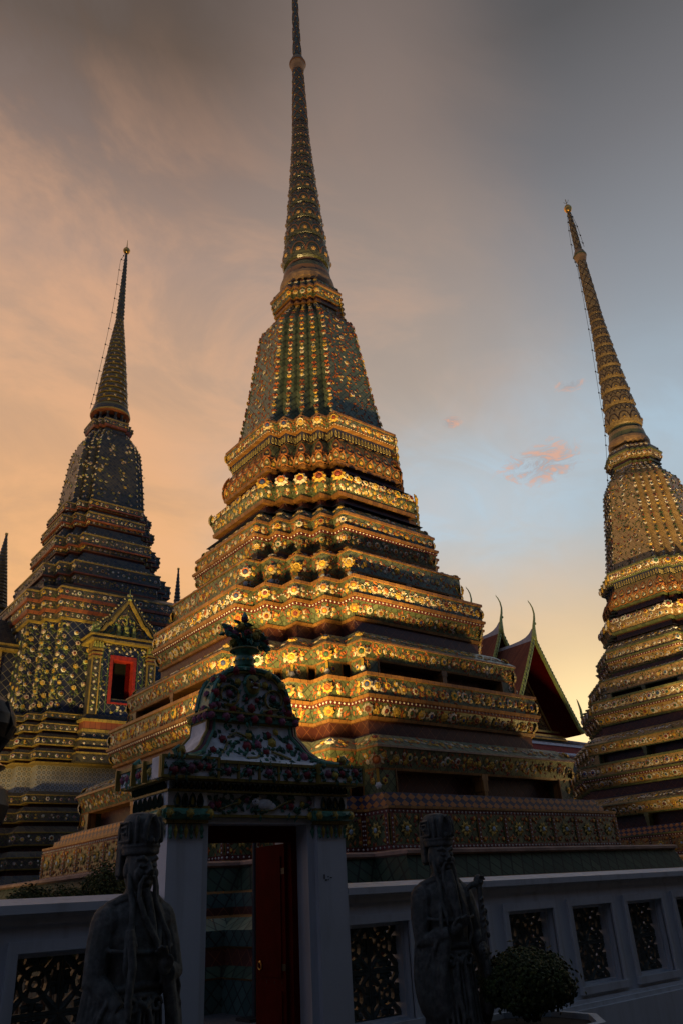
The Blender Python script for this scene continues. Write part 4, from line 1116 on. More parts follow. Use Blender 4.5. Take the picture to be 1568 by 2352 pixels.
# ------------------------------------------------------------------ temple hall behind
def temple_hall():
    root = thing('temple_hall', 'temple hall with steep tiled gables and curved finials between the towers', 'temple', (50.66, 38.0, 0))
    def roof_plane(M, s, y0, y1, zt, w, drop, sag=.0):
        """one slope with a brown field, an orange band and a dark green centre; s = side"""
        for (a0, a1, b0, b1, mt, o) in ((0, 1, 0, 1, ROOFB, 0), (.10, .92, .10, .93, ROOFO, .03), (.17, .85, .17, .87, ROOFG, .05)):
            pts = []
            for u, t in ((a0, b0), (a1, b0), (a1, b1), (a0, b1)):
                y = lerp(y0, y1, u); x = s * w * t
                z = zt - drop * (t ** .92)
                pts.append((x + s * o, y, z + o))
            M.add(pts, [(0, 1, 2, 3) if s > 0 else (3, 2, 1, 0)], mt)
    def gable(y0, y1, zt, w, drop, nm=True):
        M = MB()
        for s in (-1, 1):
            roof_plane(M, s, y0, y1, zt, w, drop)
            t = .18
            M.add([(0, y0, zt - t), (0, y1, zt - t), (s * w, y1, zt - drop - t), (s * w, y0, zt - drop - t)], [(0, 1, 2, 3)], RED)
        r = M.build('roof', root)
        M = MB()
        # pale plaster ridge that sweeps up to the gable
        ys = [y0 - .1, y0 + .25, y0 + .7, y0 + 1.3, y0 + 2.2, y1]
        zs = [zt + .75, zt + .42, zt + .2, zt + .08, zt + .02, zt]
        for i in range(len(ys) - 1):
            vs = [(-.13, ys[i], zt - .25), (.13, ys[i], zt - .25), (.1, ys[i], zs[i]), (-.1, ys[i], zs[i]), (-.13, ys[i + 1], zt - .25), (.13, ys[i + 1], zt - .25), (.1, ys[i + 1], zs[i + 1]), (-.1, ys[i + 1], zs[i + 1])]
            M.add(vs, [(0, 1, 2, 3), (7, 6, 5, 4), (0, 4, 5, 1), (1, 5, 6, 2), (2, 6, 7, 3), (3, 7, 4, 0)], RIDGE)
        M.build('ridge', r)
        for s in (-1, 1):   # serrated glass-mosaic bargeboards
            M = MB()
            pts = [(s * w * t, y0 - .14, zt - drop * t ** .92 + .1) for t in [k / 14 for k in range(15)]]
            for i in range(14):
                (x0, _, z0), (x1, _, z1) = pts[i], pts[i + 1]
                vs = [(x0, y0 - .2, z0 + .16), (x1, y0 - .2, z1 + .16), (x1, y0 - .2, z1 - .26), (x0, y0 - .2, z0 - .26), (x0, y0 + .06, z0 + .16), (x1, y0 + .06, z1 + .16), (x1, y0 + .06, z1 - .26), (x0, y0 + .06, z0 - .26)]
                M.add(vs, [(0, 1, 2, 3), (4, 7, 6, 5), (0, 4, 5, 1), (3, 2, 6, 7)] if s > 0 else [(3, 2, 1, 0), (5, 6, 7, 4), (1, 5, 4, 0), (7, 6, 2, 3)], GILTG)
                for q in range(2):
                    xa, za = lerp(x0, x1, .5 * q), lerp(z0, z1, .5 * q)
                    M.tube([(xa, y0 - .1, za + .14), (xa + s * .03, y0 - .12, za + .3), (xa - s * .02, y0 - .12, za + .42)], [.09, .07, .01], GILTG, 5)
                    M.add([(xa, y0 - .215, za + .12), (lerp(xa, x1, .4), y0 - .215, za - .02), (lerp(xa, x1, .4), y0 - .215, za - .2), (xa, y0 - .215, za - .1)], [(0, 1, 2, 3) if s > 0 else (3, 2, 1, 0)], ROOFG)
            M.build('bargeboard', r)
        M = MB()   # curved horn at the apex
        z = zt + .1
        M.tube([(0, y0 - .1, z - .35), (0, y0 - .16, z + .1), (.05, y0 - .2, z + .6), (.14, y0 - .2, z + 1.0), (.32, y0 - .2, z + 1.5), (.42, y0 - .2, z + 2.0), (.34, y0 - .2, z + 2.5), (.12, y0 - .2, z + 2.85), (-.06, y0 - .2, z + 2.98), (-.1, y0 - .2, z + 3.12)],
               [.24, .21, .15, .115, .095, .075, .06, .045, .035, .01], GILTG, 8)
        M.ball((.3, y0 - .2, z + 1.12), .13, GILTG, 8, 6)
        M.build('horn_finial', r, True)
        return r
    r1 = gable(0, 5.2, 19.75, 4.15, 7.35)
    gable(3.3, 8.0, 21.3, 4.0, 7.4)
    gable(6.6, 30.0, 23.2, 4.0, 7.4)
    # small upturned finials at the eaves
    for s in (-1, 1):
        M = MB(); x = s * 4.2; z = 12.4
        M.tube([(s * 3.75, -.15, z + .5), (x, -.15, z), (x + s * .3, -.15, z + .1), (x + s * .42, -.15, z + .5), (x + s * .3, -.15, z + 1.2), (x + s * .28, -.15, z + 1.9), (x + s * .1, -.15, z + 2.5), (x, -.15, z + 2.7)], [.16, .2, .2, .17, .13, .1, .06, .01], GILTG, 8)
        for k in range(3): M.tube([(x + s * .3, -.15, z + .6 + .35 * k), (x + s * .08, -.15, z + .85 + .35 * k)], [.08, .01], GILTG, 5)
        M.build('eave_finial', root, True)
    # gilded gable
    M = MB()
    M.prism([(-3.2, 12.75), (3.2, 12.75), (0, 18.7)], 2.3, 2.5, PEDGOLD)
    random.seed(9)
    for k in range(260):
        x = random.uniform(-2.9, 2.9); z = 12.8 + random.random() * (5.4 - abs(x) * 1.85)
        leaf(M, (x, 2.29, z), (0, -1, 0), random.uniform(0, 6.28), .32, .09, random.choice(((0.5, 0.3, 0.08), (0.35, 0.18, 0.05), (0.14, 0.07, 0.03))), .6)
    for s in (-1, 1): M.tube([(s * 3.3, 2.2, 12.75), (0, 2.2, 18.85)], .09, GILT, 6)
    for k, (z, mt) in enumerate(((12.5, GILT), (12.3, RED), (12.1, GILT), (11.9, PEDGOLD))):
        M.box(-3.4 - .05 * k, 3.4 + .05 * k, 1.45 - .12 * k, 2.5, z, z + .16, mt)
    for k in range(46): M.box(-3.4 + .15 * k, -3.33 + .15 * k, .9, 1.1, 11.8, 11.92, GILT)
    M.build('pediment', root)
    # hipped skirt roofs
    def skirt(z0, z1, wx0, wx1, y0, y1, eave=True):
        M = MB()
        def quad(a, b, c, d, t0, t1, o, mt):
            A, B, C, D = (Vector(v) for v in (a, b, c, d))
            def at(u, t): return tuple(A.lerp(B, u).lerp(D.lerp(C, u), t) + Vector((0, -.4, 1)).normalized() * o)
            M.add([at(t0, t0 * .8), at(t1, t0 * .8), at(t1, 1 - t0), at(t0, 1 - t0)], [(0, 1, 2, 3)], mt)
        a, b, c, d = (-wx1, y1, z1), (wx1, y1, z1), (wx0, y0, z0), (-wx0, y0, z0)
        quad(a, b, c, d, 0, 1, 0, ROOFB); quad(a, b, c, d, .10, .9, .03, ROOFO); quad(a, b, c, d, .16, .84, .06, ROOFG)
        for s in (-1, 1):
            M.add([(s * wx1, y1, z1), (s * wx1, 28, z1), (s * wx0, 28, z0), (s * wx0, y0, z0)], [(0, 1, 2, 3) if s < 0 else (3, 2, 1, 0)], ROOFB)
            M.tube([(s * wx1, y1, z1 + .1), (s * wx0, y0, z0 + .1)], .14, RIDGE, 6)
        M.tube([(-wx1, y1, z1 + .08), (wx1, y1, z1 + .08)], .1, WPAINT, 6)
        if eave: M.box(-wx0, wx0, y0 + .02, y0 + .14, z0 - .16, z0 + .03, WPAINT)
        if eave: M.box(-wx0 + .1, wx0 - .1, y0 + .1, y0 + .2, z0 - .62, z0 - .162, REDB)
        if eave: M.box(-wx0 + .05, wx0 - .05, y0 + .04, y0 + .2, z0 - .78, z0 - .625, WPAINT)
        M.build('skirt_roof', root)
    skirt(10.9, 12.05, 5.3, 3.5, -1.7, 2.25)
    skirt(6.9, 10.05, 8.2, 5.3, -5.0, -1.5, False)
    M = MB()
    M.box(-4.6, 4.6, -1.2, 28, 0, 9.9, PLASTER); M.box(-3.2, 3.2, 2.31, 28, 9.9, 12.7, PLASTER)
    M.build('wall', root)
    for x in (-5.9, -2.0, 2.0, 5.9):
        M = MB(); M.box(x - .4, x + .4, -3.9, -3.1, 0, 7.3, PLASTER); M.box(x - .5, x + .5, -4.0, -3.0, 6.6, 7.295, GILT)
        M.build('pillar', root)
temple_hall()

# ------------------------------------------------------------------ boundary wall
WY = 6.1
def ring2d(M, cx, cz, r0, r1, y0, y1, mat, n=16):
    vs = []
    for y in (y0, y1):
        for r in (r0, r1):
            for k in range(n):
                a = 2 * pi * k / n; vs.append((cx + r * cos(a), y, cz + r * sin(a)))
    fs = []
    for k in range(n):
        j = (k + 1) % n
        fs += [(k, j, n + j, n + k), (n + k, n + j, 3 * n + j, 3 * n + k), (2 * n + j, 2 * n + k, k, j) if False else (k, 2 * n + k, 2 * n + j, j), (2 * n + k, 3 * n + k, 3 * n + j, 2 * n + j)]
    M.add(vs, fs, mat)
GRILLE = plain('glazed_lattice_tile', (0.06, 0.08, 0.07), 0.5, 0.35, 10, 0, .3, (0.10, 0.08, 0.055))
def grille_mesh():
    M = MB(); hw, hh = .37, .38
    for i in range(2):
        for j in range(2):
            cx, cz = -hw / 2 + i * hw, -hh / 2 + j * hh
            y0, y1 = -.025, .025
            M.box(cx - hw / 2 + .002, cx + hw / 2 - .002, y0, y1, cz - hh / 2 + .002, cz - hh / 2 + .022, GRILLE); M.box(cx - hw / 2 + .002, cx + hw / 2 - .002, y0, y1, cz + hh / 2 - .022, cz + hh / 2 - .002, GRILLE)
            M.box(cx - hw / 2 + .003, cx - hw / 2 + .022, y0 + .001, y1 - .001, cz - hh / 2 + .022, cz + hh / 2 - .022, GRILLE); M.box(cx + hw / 2 - .022, cx + hw / 2 - .003, y0 + .001, y1 - .001, cz - hh / 2 + .022, cz + hh / 2 - .022, GRILLE)
            ring2d(M, cx, cz, .085, .115, y0 - .004, y1 + .004, GRILLE); ring2d(M, cx, cz, .022, .05, y0, y1, GRILLE, 10)
            for k in range(4):
                a = pi / 4 + k * pi / 2
                M.tube([(cx + .05 * cos(a), 0, cz + .05 * sin(a)), (cx + .24 * cos(a), 0, cz + .24 * sin(a))], [.018, .032], GRILLE, 6)
                b = k * pi / 2
                M.tube([(cx + .10 * cos(b), 0, cz + .10 * sin(b)), (cx + .18 * cos(b), 0, cz + .18 * sin(b))], [.03, .017], GRILLE, 6)
                for s in (-1, 1):
                    M.tube([(cx + .165 * cos(a + s * .32), 0, cz + .165 * sin(a + s * .32)), (cx + .14 * cos(a + s * .62), 0, cz + .14 * sin(a + s * .62))], .025, GRILLE, 6)
    return M
def boundary_wall(label, x0, x1, centres):
    root = thing('boundary_wall', label, 'wall', (x0, WY, 0), 0, 'white walls beside the gate')
    L = x1 - x0; T = .32; hw, zb, zt = .375, .58, 1.36
    M = MB()
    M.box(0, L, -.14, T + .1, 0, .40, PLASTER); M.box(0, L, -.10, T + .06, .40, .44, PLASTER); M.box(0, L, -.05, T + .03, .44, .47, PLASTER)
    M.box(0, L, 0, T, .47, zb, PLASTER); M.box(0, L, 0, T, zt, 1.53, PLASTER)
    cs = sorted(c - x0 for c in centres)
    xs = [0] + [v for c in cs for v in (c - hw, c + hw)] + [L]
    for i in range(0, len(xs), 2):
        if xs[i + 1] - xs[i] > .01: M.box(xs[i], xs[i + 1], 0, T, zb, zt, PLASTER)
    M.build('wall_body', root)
    M = MB()
    M.box(0, L, -.035, T + .03, 1.53, 1.575, PLASTER); M.box(0, L, -.06, T + .05, 1.575, 1.60, PLASTER); M.box(0, L, -.10, T + .09, 1.60, 1.655, PLASTER)
    M.add([(0, -.10, 1.656), (L, -.10, 1.656), (L, T * .5, 1.70), (0, T * .5, 1.70), (L, T + .09, 1.656), (0, T + .09, 1.656)], [(0, 1, 2, 3), (3, 2, 4, 5)], PLASTER)
    M.build('coping', root)
    fr0 = None
    for c in cs:
        if fr0 is None:
            M = MB(); o = .07; p = -.028
            M.box(-hw - o, hw + o, p, .012, zt, zt + o, PLASTER); M.box(-hw - o, hw + o, p - .02, .012, zb - o, zb, PLASTER)
            M.box(-hw - o, -hw, p + .001, .012, zb, zt, PLASTER); M.box(hw, hw + o, p + .001, .012, zb, zt, PLASTER)
            # stepped reveal
            i = .035
            M.box(-hw, -hw + i, .07, T - .06, zb, zt, PLASTER); M.box(hw - i, hw, .07, T - .06, zb, zt, PLASTER)
            M.box(-hw + i, hw - i, .07, T - .06, zt - i, zt, PLASTER); M.box(-hw + i, hw - i, .05, T - .06, zb, zb + i * .6, PLASTER)
            fr0 = M.build('window_frame', root, loc=(c, 0, 0)); g0 = grille_mesh().build('lattice_grille', fr0, loc=(0, .17, (zb + zt) / 2))
        else:
            f = fr0.copy(); COL.objects.link(f); f.parent = root; f.location = (c, 0, 0)
            g = g0.copy(); COL.objects.link(g); g.parent = f
    return root
boundary_wall('white plaster wall with a lattice window, left of the gate', -3.0, 2.93, [2.30, 1.22, .15, -.92, -1.99])
boundary_wall('long white plaster wall with a row of lattice windows, right of the gate', 4.74, 22.0, [5.13 + 1.075 * k for k in range(15)])

# ------------------------------------------------------------------ gate with ceramic crest
GTEAL = (0.08, 0.25, 0.18); GYEL = (0.52, 0.40, 0.07); GRED = (0.26, 0.03, 0.045); GPUR = (0.26, 0.08, 0.14); GDK = (0.05, 0.15, 0.115)
GDKM = plain('dark_green_glaze', (0.025, 0.05, 0.04), 0.35, 0.3, 10)
GTRIM = strip_tile('gate_yellow_trim', (0.22, 0.17, 0.03), (0.30, 0.23, 0.045), 9.0, 0.45, 0.4)
GTEALM = plain('teal_glaze', GTEAL, 0.35, 0.35, 14)
GWHITE = plain('chalky_white_ground', (0.74, 0.78, 0.82), 0.75, 0.25, 6, 0, .3, (0.30, 0.33, 0.35))
GREDM = plain('plum_glaze', (0.11, 0.025, 0.04), 0.35, 0.3, 10)
def gflower(M, p, n, r, c=None):
    c = c or random.choice((GRED, GPUR, GYEL, GRED, GPUR))
    for k, q in enumerate((1.0, .72, .45)):
        u, v, nv = basis(n)
        rosette(M, Vector(p) + nv * (r * .22 * k), n, r * q, (tuple(x * (.8 + .25 * k) for x in c), c, GYEL if c != GYEL else GRED), 8, .3)
def gleaves(M, x0, x1, z0, z1, y, n, k, cols=(GTEAL, GDK, (0.05, 0.13, 0.085)), inside=None):
    for _ in range(int(k * .62)):
        x, z = random.uniform(x0, x1), random.uniform(z0, z1)
        if inside and not inside(x, z): continue
        leaf(M, (x, y, z) if not callable(y) else (x, y(z), z), n, random.uniform(0, 6.28), random.uniform(.05, .085), .02, random.choice(cols), .6)
def gate():
    random.seed(5)
    root = thing('gateway', 'white gate with flowered ceramic crest and red door between the statues', 'gate', (3.84, 6.0, 0))
    D = .62
    # pillars
    for s in (-1, 1):
        M = MB()
        x0, x1 = sorted((s * .575, s * .89))
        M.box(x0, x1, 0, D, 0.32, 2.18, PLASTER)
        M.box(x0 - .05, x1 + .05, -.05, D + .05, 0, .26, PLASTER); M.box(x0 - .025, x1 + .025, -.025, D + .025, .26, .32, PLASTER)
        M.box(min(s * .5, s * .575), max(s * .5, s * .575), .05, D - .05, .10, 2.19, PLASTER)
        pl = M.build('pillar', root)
        if s > 0:
            M = MB(); random.seed(2)
            for (dx, dz, w_, h_) in ((-.10, 0, .012, .035), (-.085, -.015, .02, .01), (-.055, .012, .009, .009), (-.055, -.012, .009, .009), (-.03, .004, .02, .007)):
                M.box(.73 + dx, .73 + dx + w_, -.003, .002, 1.74 + dz, 1.74 + dz + h_, METAL)
            M.build('scuff_marks', pl)
        # capital
        M = MB()
        M.box(x0 - .03, x1 + .03, -.03, D + .03, 2.185, 2.215, GTRIM)
        M.tube([(x0 - .05, -.03, 2.255), (x1 + .05, -.03, 2.255)], .045, GTEALM, 10); M.tube([(x0 - .03, -.05, 2.255), (x0 - .03, D + .05, 2.255)], .044, GTEALM, 10); M.tube([(x1 + .03, -.05, 2.255), (x1 + .03, D + .05, 2.255)], .044, GTEALM, 10)
        M.box(x0 - .03, x1 + .03, -.03, D + .03, 2.216, 2.295, GWHITE)
        M.box(x0 - .04, x1 + .04, -.04, D + .04, 2.296, 2.318, GTRIM)
        M.box(x0 - .02, x1 + .02, -.02, D + .02, 2.319, 2.424, GWHITE)
        for k in range(4):
            x = lerp(x0 + .02, x1 - .02, (k + .5) / 4)
            petal(M, (x, -.035, 2.305), (0, -1, 0), .06, .115, (0.03, 0.06, 0.045), (0.02, 0.03, 0.025) if k % 2 else GYEL, None)
        for k in range(3): gflower(M, (lerp(x0 - .02, x1 + .02, k / 2), -.075, 2.255), (0, -1, 0), .042, GYEL)
        for k in range(4): gflower(M, (x0 - .075, lerp(0, D, k / 3), 2.255), (-1, 0, 0), .042, GYEL)
        for k in range(6): leaf(M, (lerp(x0, x1, (k + .5) / 6), -.078, 2.25), (0, -1, 0), random.choice((.3, 2.8, 3.4, -.2)), .07, .022, GTEAL, .5)
        nh = 7
        for k in range(nh):   # hanging leaf fringe
            x = lerp(x0 - .005, x1 + .005, (k + .5) / nh); c = GYEL if k % 2 else GTEAL
            for yy, nn in ((-.012, (0, -1, 0)),):
                leaf(M, (x, yy, 2.187), nn, -pi / 2, .125 if k % 2 else .115, .021, c, .7)
                if k % 2 == 0: M.ball((x, yy - .005, 2.085), .016, CER, 6, 5, c)
        for k in range(10):
            leaf(M, (x0 - .012, lerp(.02, D - .02, (k + .5) / 10), 2.187), (-1, 0, 0), -pi / 2, .125, .021, GYEL if k % 2 else GTEAL, .7)
        for k in range(6):
            petal(M, (x0 - .032, lerp(.03, D - .03, (k + .5) / 6), 2.305), (-1, 0, 0), .06, .115, (0.03, 0.06, 0.045), GYEL if k % 2 else DRED, None)
        M.build('capital', pl)
    # lintel, frieze with rabbit panel, dentil row, panel band
    M = MB()
    M.box(-.575, .575, .03, D - .03, 2.19, 2.235, PLASTER)
    M.box(-.575, .575, -.005, D, 2.236, 2.258, GTRIM)
    M.box(-.575, .575, .01, D - .01, 2.259, 2.424, GWHITE)
    M.box(-.93, .93, -.05, D + .05, 2.425, 2.442, GTRIM)
    M.box(-.91, .91, -.03, D + .03, 2.443, 2.508, GWHITE)
    M.box(-1.0, 1.0, -.10, D + .10, 2.509, 2.532, GTRIM)
    for k in range(34):
        x = lerp(-.9, .9, (k + .5) / 34)
        petal(M, (x, -.036, 2.446), (0, -1, -.15), .045, .062, (0.04, 0.075, 0.05), random.choice((GYEL, DRED, (0.3, 0.32, 0.33))), None)
    for k in range(12):
        petal(M, (-.915, lerp(0, D, (k + .5) / 12), 2.446), (-1, 0, -.15), .045, .062, (0.04, 0.075, 0.05), random.choice((GYEL, DRED)), None)
    gleaves(M, -.55, .55, 2.27, 2.41, .005, (0, -1, 0), 150)
    for x in (-.5, -.44, -.24, -.16, .22, .3, .42, .5):
        gflower(M, (x, 0, random.uniform(2.30, 2.385)), (0, -1, 0), random.uniform(.03, .042))
    M.tube([(-.42, 0, 2.30), (-.3, -.01, 2.34), (-.18, 0, 2.37)], .009, GTRIM, 5); M.tube([(-.02, 0, 2.29), (.1, -.01, 2.30), (.2, -.01, 2.35), (.33, 0, 2.39)], .011, GTRIM, 5)
    # little grey rabbit in relief
    M.ball((.02, 0, 2.345), .06, GWHITE, 10, 8, sc=(1.45, .5, .8)); M.ball((-.075, -.008, 2.36), .036, GWHITE, 10, 8, sc=(1.1, .6, .85)); M.ball((.09, 0, 2.325), .045, GWHITE, 8, 6, sc=(1.1, .5, .8))
    M.tube([(-.06, -.01, 2.385), (-.02, -.012, 2.40)], [.012, .006], GWHITE, 6); M.ball((-.09, -.028, 2.366), .006, METAL, 6, 4)
    M.build('lintel', root)
    M = MB()
    M.box(-1.0, 1.0, -.10, D + .10, 2.531, 2.648, GWHITE); M.box(-1.02, 1.02, -.12, D + .12, 2.649, 2.676, GTRIM)
    for s in (-1, 1): M.box(min(s * .52, s * 1.03), max(s * .52, s * 1.03), -.14, .05, 2.518, 2.683, GWHITE)
    for s in (-1, 1):
        a, b = sorted((s * .52, s * 1.03))
        for x in (a, b): M.box(x - .012, x + .012, -.152, -.1, 2.513, 2.688, GTRIM)
        M.box(a, b, -.15, -.1, 2.513, 2.533, GTRIM); M.box(a, b, -.15, -.1, 2.668, 2.690, GTRIM)
        gleaves(M, a + .03, b - .03, 2.548, 2.658, -.143, (0, -1, 0), 70)
        for k in range(5): gflower(M, (lerp(a + .1, b - .1, k / 4), -.148, 2.598 + random.uniform(-.03, .03)), (0, -1, 0), random.uniform(.036, .05))
    for x in (-.31, -.1, .1, .31): M.box(x - .01, x + .01, -.118, -.09, 2.531, 2.648, GTRIM)
    for x in (-.41, -.205, 0, .205, .41):
        gleaves(M, x - .075, x + .075, 2.548, 2.638, -.104, (0, -1, 0), 26); gflower(M, (x, -.106, 2.593), (0, -1, 0), .045)
    for y0, y1 in ((-.12, .2), (.2, .42), (.42, .74)):
        for y in ((y0, y1) if y0 < 0 else (y1,)): M.box(-1.045, -1.0, y - .011, y + .011, 2.513, 2.683, GTRIM)
        for k in range(3): gflower(M, (-1.004, lerp(y0 + .06, y1 - .06, k / 2), 2.593), (-1, 0, 0), .04)
        for k in range(24): leaf(M, (-1.003, random.uniform(y0 + .02, y1 - .02), random.uniform(2.548, 2.638)), (-1, 0, 0), random.uniform(0, 6.28), .07, .02, random.choice((GTEAL, GDK)))
    M.build('panel_band', root)
    # concave lower crest, a four-sided body with scrolls down each corner
    M = MB()
    prof = [(.86, 0.0), (.76, .02), (.66, .06), (.59, .12), (.545, .19), (.485, .27), (.475, .37)]
    def dep(k): return .40 * k
    for i in range(len(prof) - 1):
        (a, z0), (b, z1) = prof[i], prof[i + 1]
        ya, yb = .31 - (.40 - (.86 - a) * .66), .31 - (.40 - (.86 - b) * .66)
        ya2, yb2 = .62 - ya, .62 - yb
        vs = [(-a, ya, 2.68 + z0), (a, ya, 2.68 + z0), (a, ya2, 2.68 + z0), (-a, ya2, 2.68 + z0), (-b, yb, 2.68 + z1), (b, yb, 2.68 + z1), (b, yb2, 2.68 + z1), (-b, yb2, 2.68 + z1)]
        M.add(vs, [(0, 1, 5, 4), (1, 2, 6, 5), (2, 3, 7, 6), (3, 0, 4, 7)], GWHITE)
    def yfr(z): 
        a = interp(z - 2.68, [p[1] for p in prof], [p[0] for p in prof]); return .31 - (.40 - (.86 - a) * .66) - .004
    def hx(z): return interp(z - 2.68, [p[1] for p in prof], [p[0] for p in prof])
    for s in (-1, 1):
        for o, c, rr in ((0, GTRIM, .017), (.03, GREDM, .021), (.06, GTEALM, .018)):
            for yy in (0, 1):
                pts = [(s * (a - o - .01), (.31 - (.40 - (.86 - a) * .66)) if yy == 0 else .62 - (.31 - (.40 - (.86 - a) * .66)), 2.70 + z) for a, z in prof]
                M.tube(pts, rr, c, 6)
        for yy in (-.07, .69):
            M.tube([(s * .80, yy, 2.705), (s * .87, yy, 2.70), (s * .90, yy, 2.74), (s * .86, yy, 2.77), (s * .84, yy, 2.735)], [.022, .024, .024, .022, .015], GTEALM, 6)
        gflower(M, (s * .84, -.085, 2.74), (0, -1, 0), .045, GYEL)
    for k in range(9):
        for o, c in ((0, GTRIM), (.1, GREDM), (.2, GTEALM)): pass
    gleaves(M, -.7, .7, 2.70, 3.02, yfr, (0, -1, .2), 300, inside=lambda x, z: abs(x) < hx(z) - .09)
    for x, z, r, c in ((-.45, 2.95, .05, GRED), (-.13, 2.9, .062, GRED), (.02, 2.92, .062, GPUR), (.22, 3.02, .05, GRED), (.25, 2.95, .058, GYEL), (-.07, 3.0, .052, GYEL), (.13, 2.86, .045, GRED), (.68, 2.83, .06, GPUR), (-.62, 2.84, .045, GRED), (.33, 3.06, .04, GYEL), (.5, 2.92, .05, GRED)):
        x, z = x * .74, z - .055
        gflower(M, (x, yfr(z) - .004, z), (0, -1, .2), r * .9, c)
    for pts in ([(-.38, 2.97), (-.25, 3.02), (-.12, 2.99)], [(.2, 2.86), (.32, 2.83), (.45, 2.79)], [(-.55, 2.80), (-.45, 2.86), (-.4, 2.92)], [(-.2, 2.78), (-.05, 2.79), (.05, 2.84)]):
        M.tube([(x * .74, yfr(z - .05) - .012, z - .05) for x, z in pts], .011, GTRIM, 5)
    # upper slab with a row of flowers
    M.box(-.475, .475, .15, .47, 3.0500, 3.0723, GTRIM); M.box(-.49, .49, .13, .49, 3.0732, 3.1304, GTEALM); M.box(-.505, .505, .11, .51, 3.1313, 3.1500, GTRIM)
    for k in range(7): gflower(M, (lerp(-.455, .455, k / 6), .122, 3.1018), (0, -1, 0), .048)
    for k in range(4): gflower(M, (-.495, lerp(.17, .45, k / 3), 3.1018), (-1, 0, 0), .045)
    gleaves(M, -.47, .47, 3.0768, 3.1304, .128, (0, -1, 0), 60)
    # arched top
    arch = [(-.445, 3.1500), (.445, 3.1500), (.435, 3.1927), (.425, 3.2551), (.41, 3.3263), (.385, 3.3975), (.34, 3.4687), (.275, 3.5266), (.19, 3.5622), (.10, 3.5755), (0, 3.5800)]
    arch = arch + [(-x, z) for x, z in reversed(arch[2:-1])]
    M.prism(arch, .19, .43, GWHITE, GTEALM)
    edge = arch[2:] 
    for yy, o in ((.18, 0.0), (.18, .05), (.44, 0.0)):
        M.tube([(x * (1 - o * 1.5), yy - .005, 3.1500 + (z - 3.1500) * (1 - o * 1.6)) for x, z in edge], .024 if o == 0 else .014, GTEALM if o == 0 else GTRIM, 6)
    for k in range(9):
        x, z = edge[round(k * (len(edge) - 1) / 8)]
        gflower(M, (x * .96, .165, 3.1500 + (z - 3.1500) * .96), (0, -1, 0), .05, random.choice((GRED, GRED, GYEL, GPUR)))
        gflower(M, (x, .3, z), (x, 0, .4), .05)
    for k in range(170):
        i = random.randrange(len(edge)); x, z = edge[i]
        leaf(M, (x * random.uniform(.9, 1.0), random.uniform(.16, .46), z + .005), (x, -.3, .5), random.uniform(0, 6.28), .06, .02, random.choice((GTEAL, GDK, GYEL)), .6)
    for s in (-1, 1):
        M.tube([(s * (.24 + .095 * cos(a)) , .175, 3.3085 + .09 * sin(a)) for a in [x * .5 for x in range(-1, 11)]], .013, GTRIM, 5)
        M.tube([(s * .1, .175, 3.1838), (s * .2, .17, 3.2105), (s * .3, .175, 3.2194)], .012, GTRIM, 5)
        gflower(M, (s * .24, .18, 3.3263), (0, -1, 0), .042, GPUR); gflower(M, (s * .15, .18, 3.4420), (0, -1, 0), .042, GYEL); gflower(M, (s * .2, .18, 3.1927), (0, -1, 0), .045, GRED); gflower(M, (s * .36, .18, 3.2105), (0, -1, 0), .042, GPUR); gflower(M, (s * .06, .18, 3.2907), (0, -1, 0), .028, GRED)
    gflower(M, (0, .18, 3.2105), (0, -1, 0), .048, GRED)
    gleaves(M, -.4, .4, 3.1660, 3.5043, .186, (0, -1, 0), 150, inside=lambda x, z: (x / .40) ** 2 + ((z - 3.1304) / .46) ** 2 < 1)
    M.build('crest', root)
    # guardian mask in relief
    M = MB(); c = (0, .085, 3.4242)
    M.ball(c, .095, GTEALM, 14, 10, sc=(1.0, .35, 1.2)); M.ball((0, .065, 3.4287), .078, CER, 14, 10, (0.26, 0.22, 0.05), (1, .5, 1.2))
    for s in (-1, 1):
        M.tube([(s * .012, .03, 3.4438), (s * .035, .026, 3.4616), (s * .06, .034, 3.4687)], [.008, .010, .006], METAL, 6)
        M.ball((s * .03, .028, 3.4402), .013, GWHITE, 8, 6, sc=(1.3, .5, .8)); M.ball((s * .03, .02, 3.4402), .006, METAL, 6, 4)
        M.ball((s * .04, .03, 3.4108), .018, CER, 8, 6, (0.28, 0.22, 0.05)); M.ball((s * .085, .075, 3.4331), .022, GTEALM, 8, 6)
    M.ball((0, .022, 3.4242), .017, CER, 8, 6, (0.20, 0.05, 0.03), (1.1, .8, .9))
    M.tube([(-.04, .032, 3.3975), (0, .024, 3.3930), (.04, .032, 3.3975)], .010, GREDM, 6)
    for k in range(5): M.box(-.025 + .0105 * k, -.017 + .0105 * k, .012, .03, 3.3841, 3.3948, GWHITE)
    M.build('guardian_mask', root, loc=(0, .09, 0))
    # flower vase finial
    M = MB()
    M.lathe([(.11, 3.57), (.075, 3.60), (.06, 3.615), (.092, 3.64), (.10, 3.69), (.09, 3.73), (.07, 3.755), (.085, 3.765), (.135, 3.785), (.14, 3.805), (.125, 3.815), (.11, 3.815)], GTEALM, 18, 0, .31)
    M.tube([(.138 * cos(k * pi / 8), .31 + .138 * sin(k * pi / 8), 3.795) for k in range(17)], .012, GTRIM, 5)
    for k in range(14): bead(M, (.10 * cos(k * .45), .31 + .10 * sin(k * .45), 3.69), (cos(k * .45), sin(k * .45), 0), .016, GYEL)
    va = M.build('flower_vase', root, True)
    M = MB()
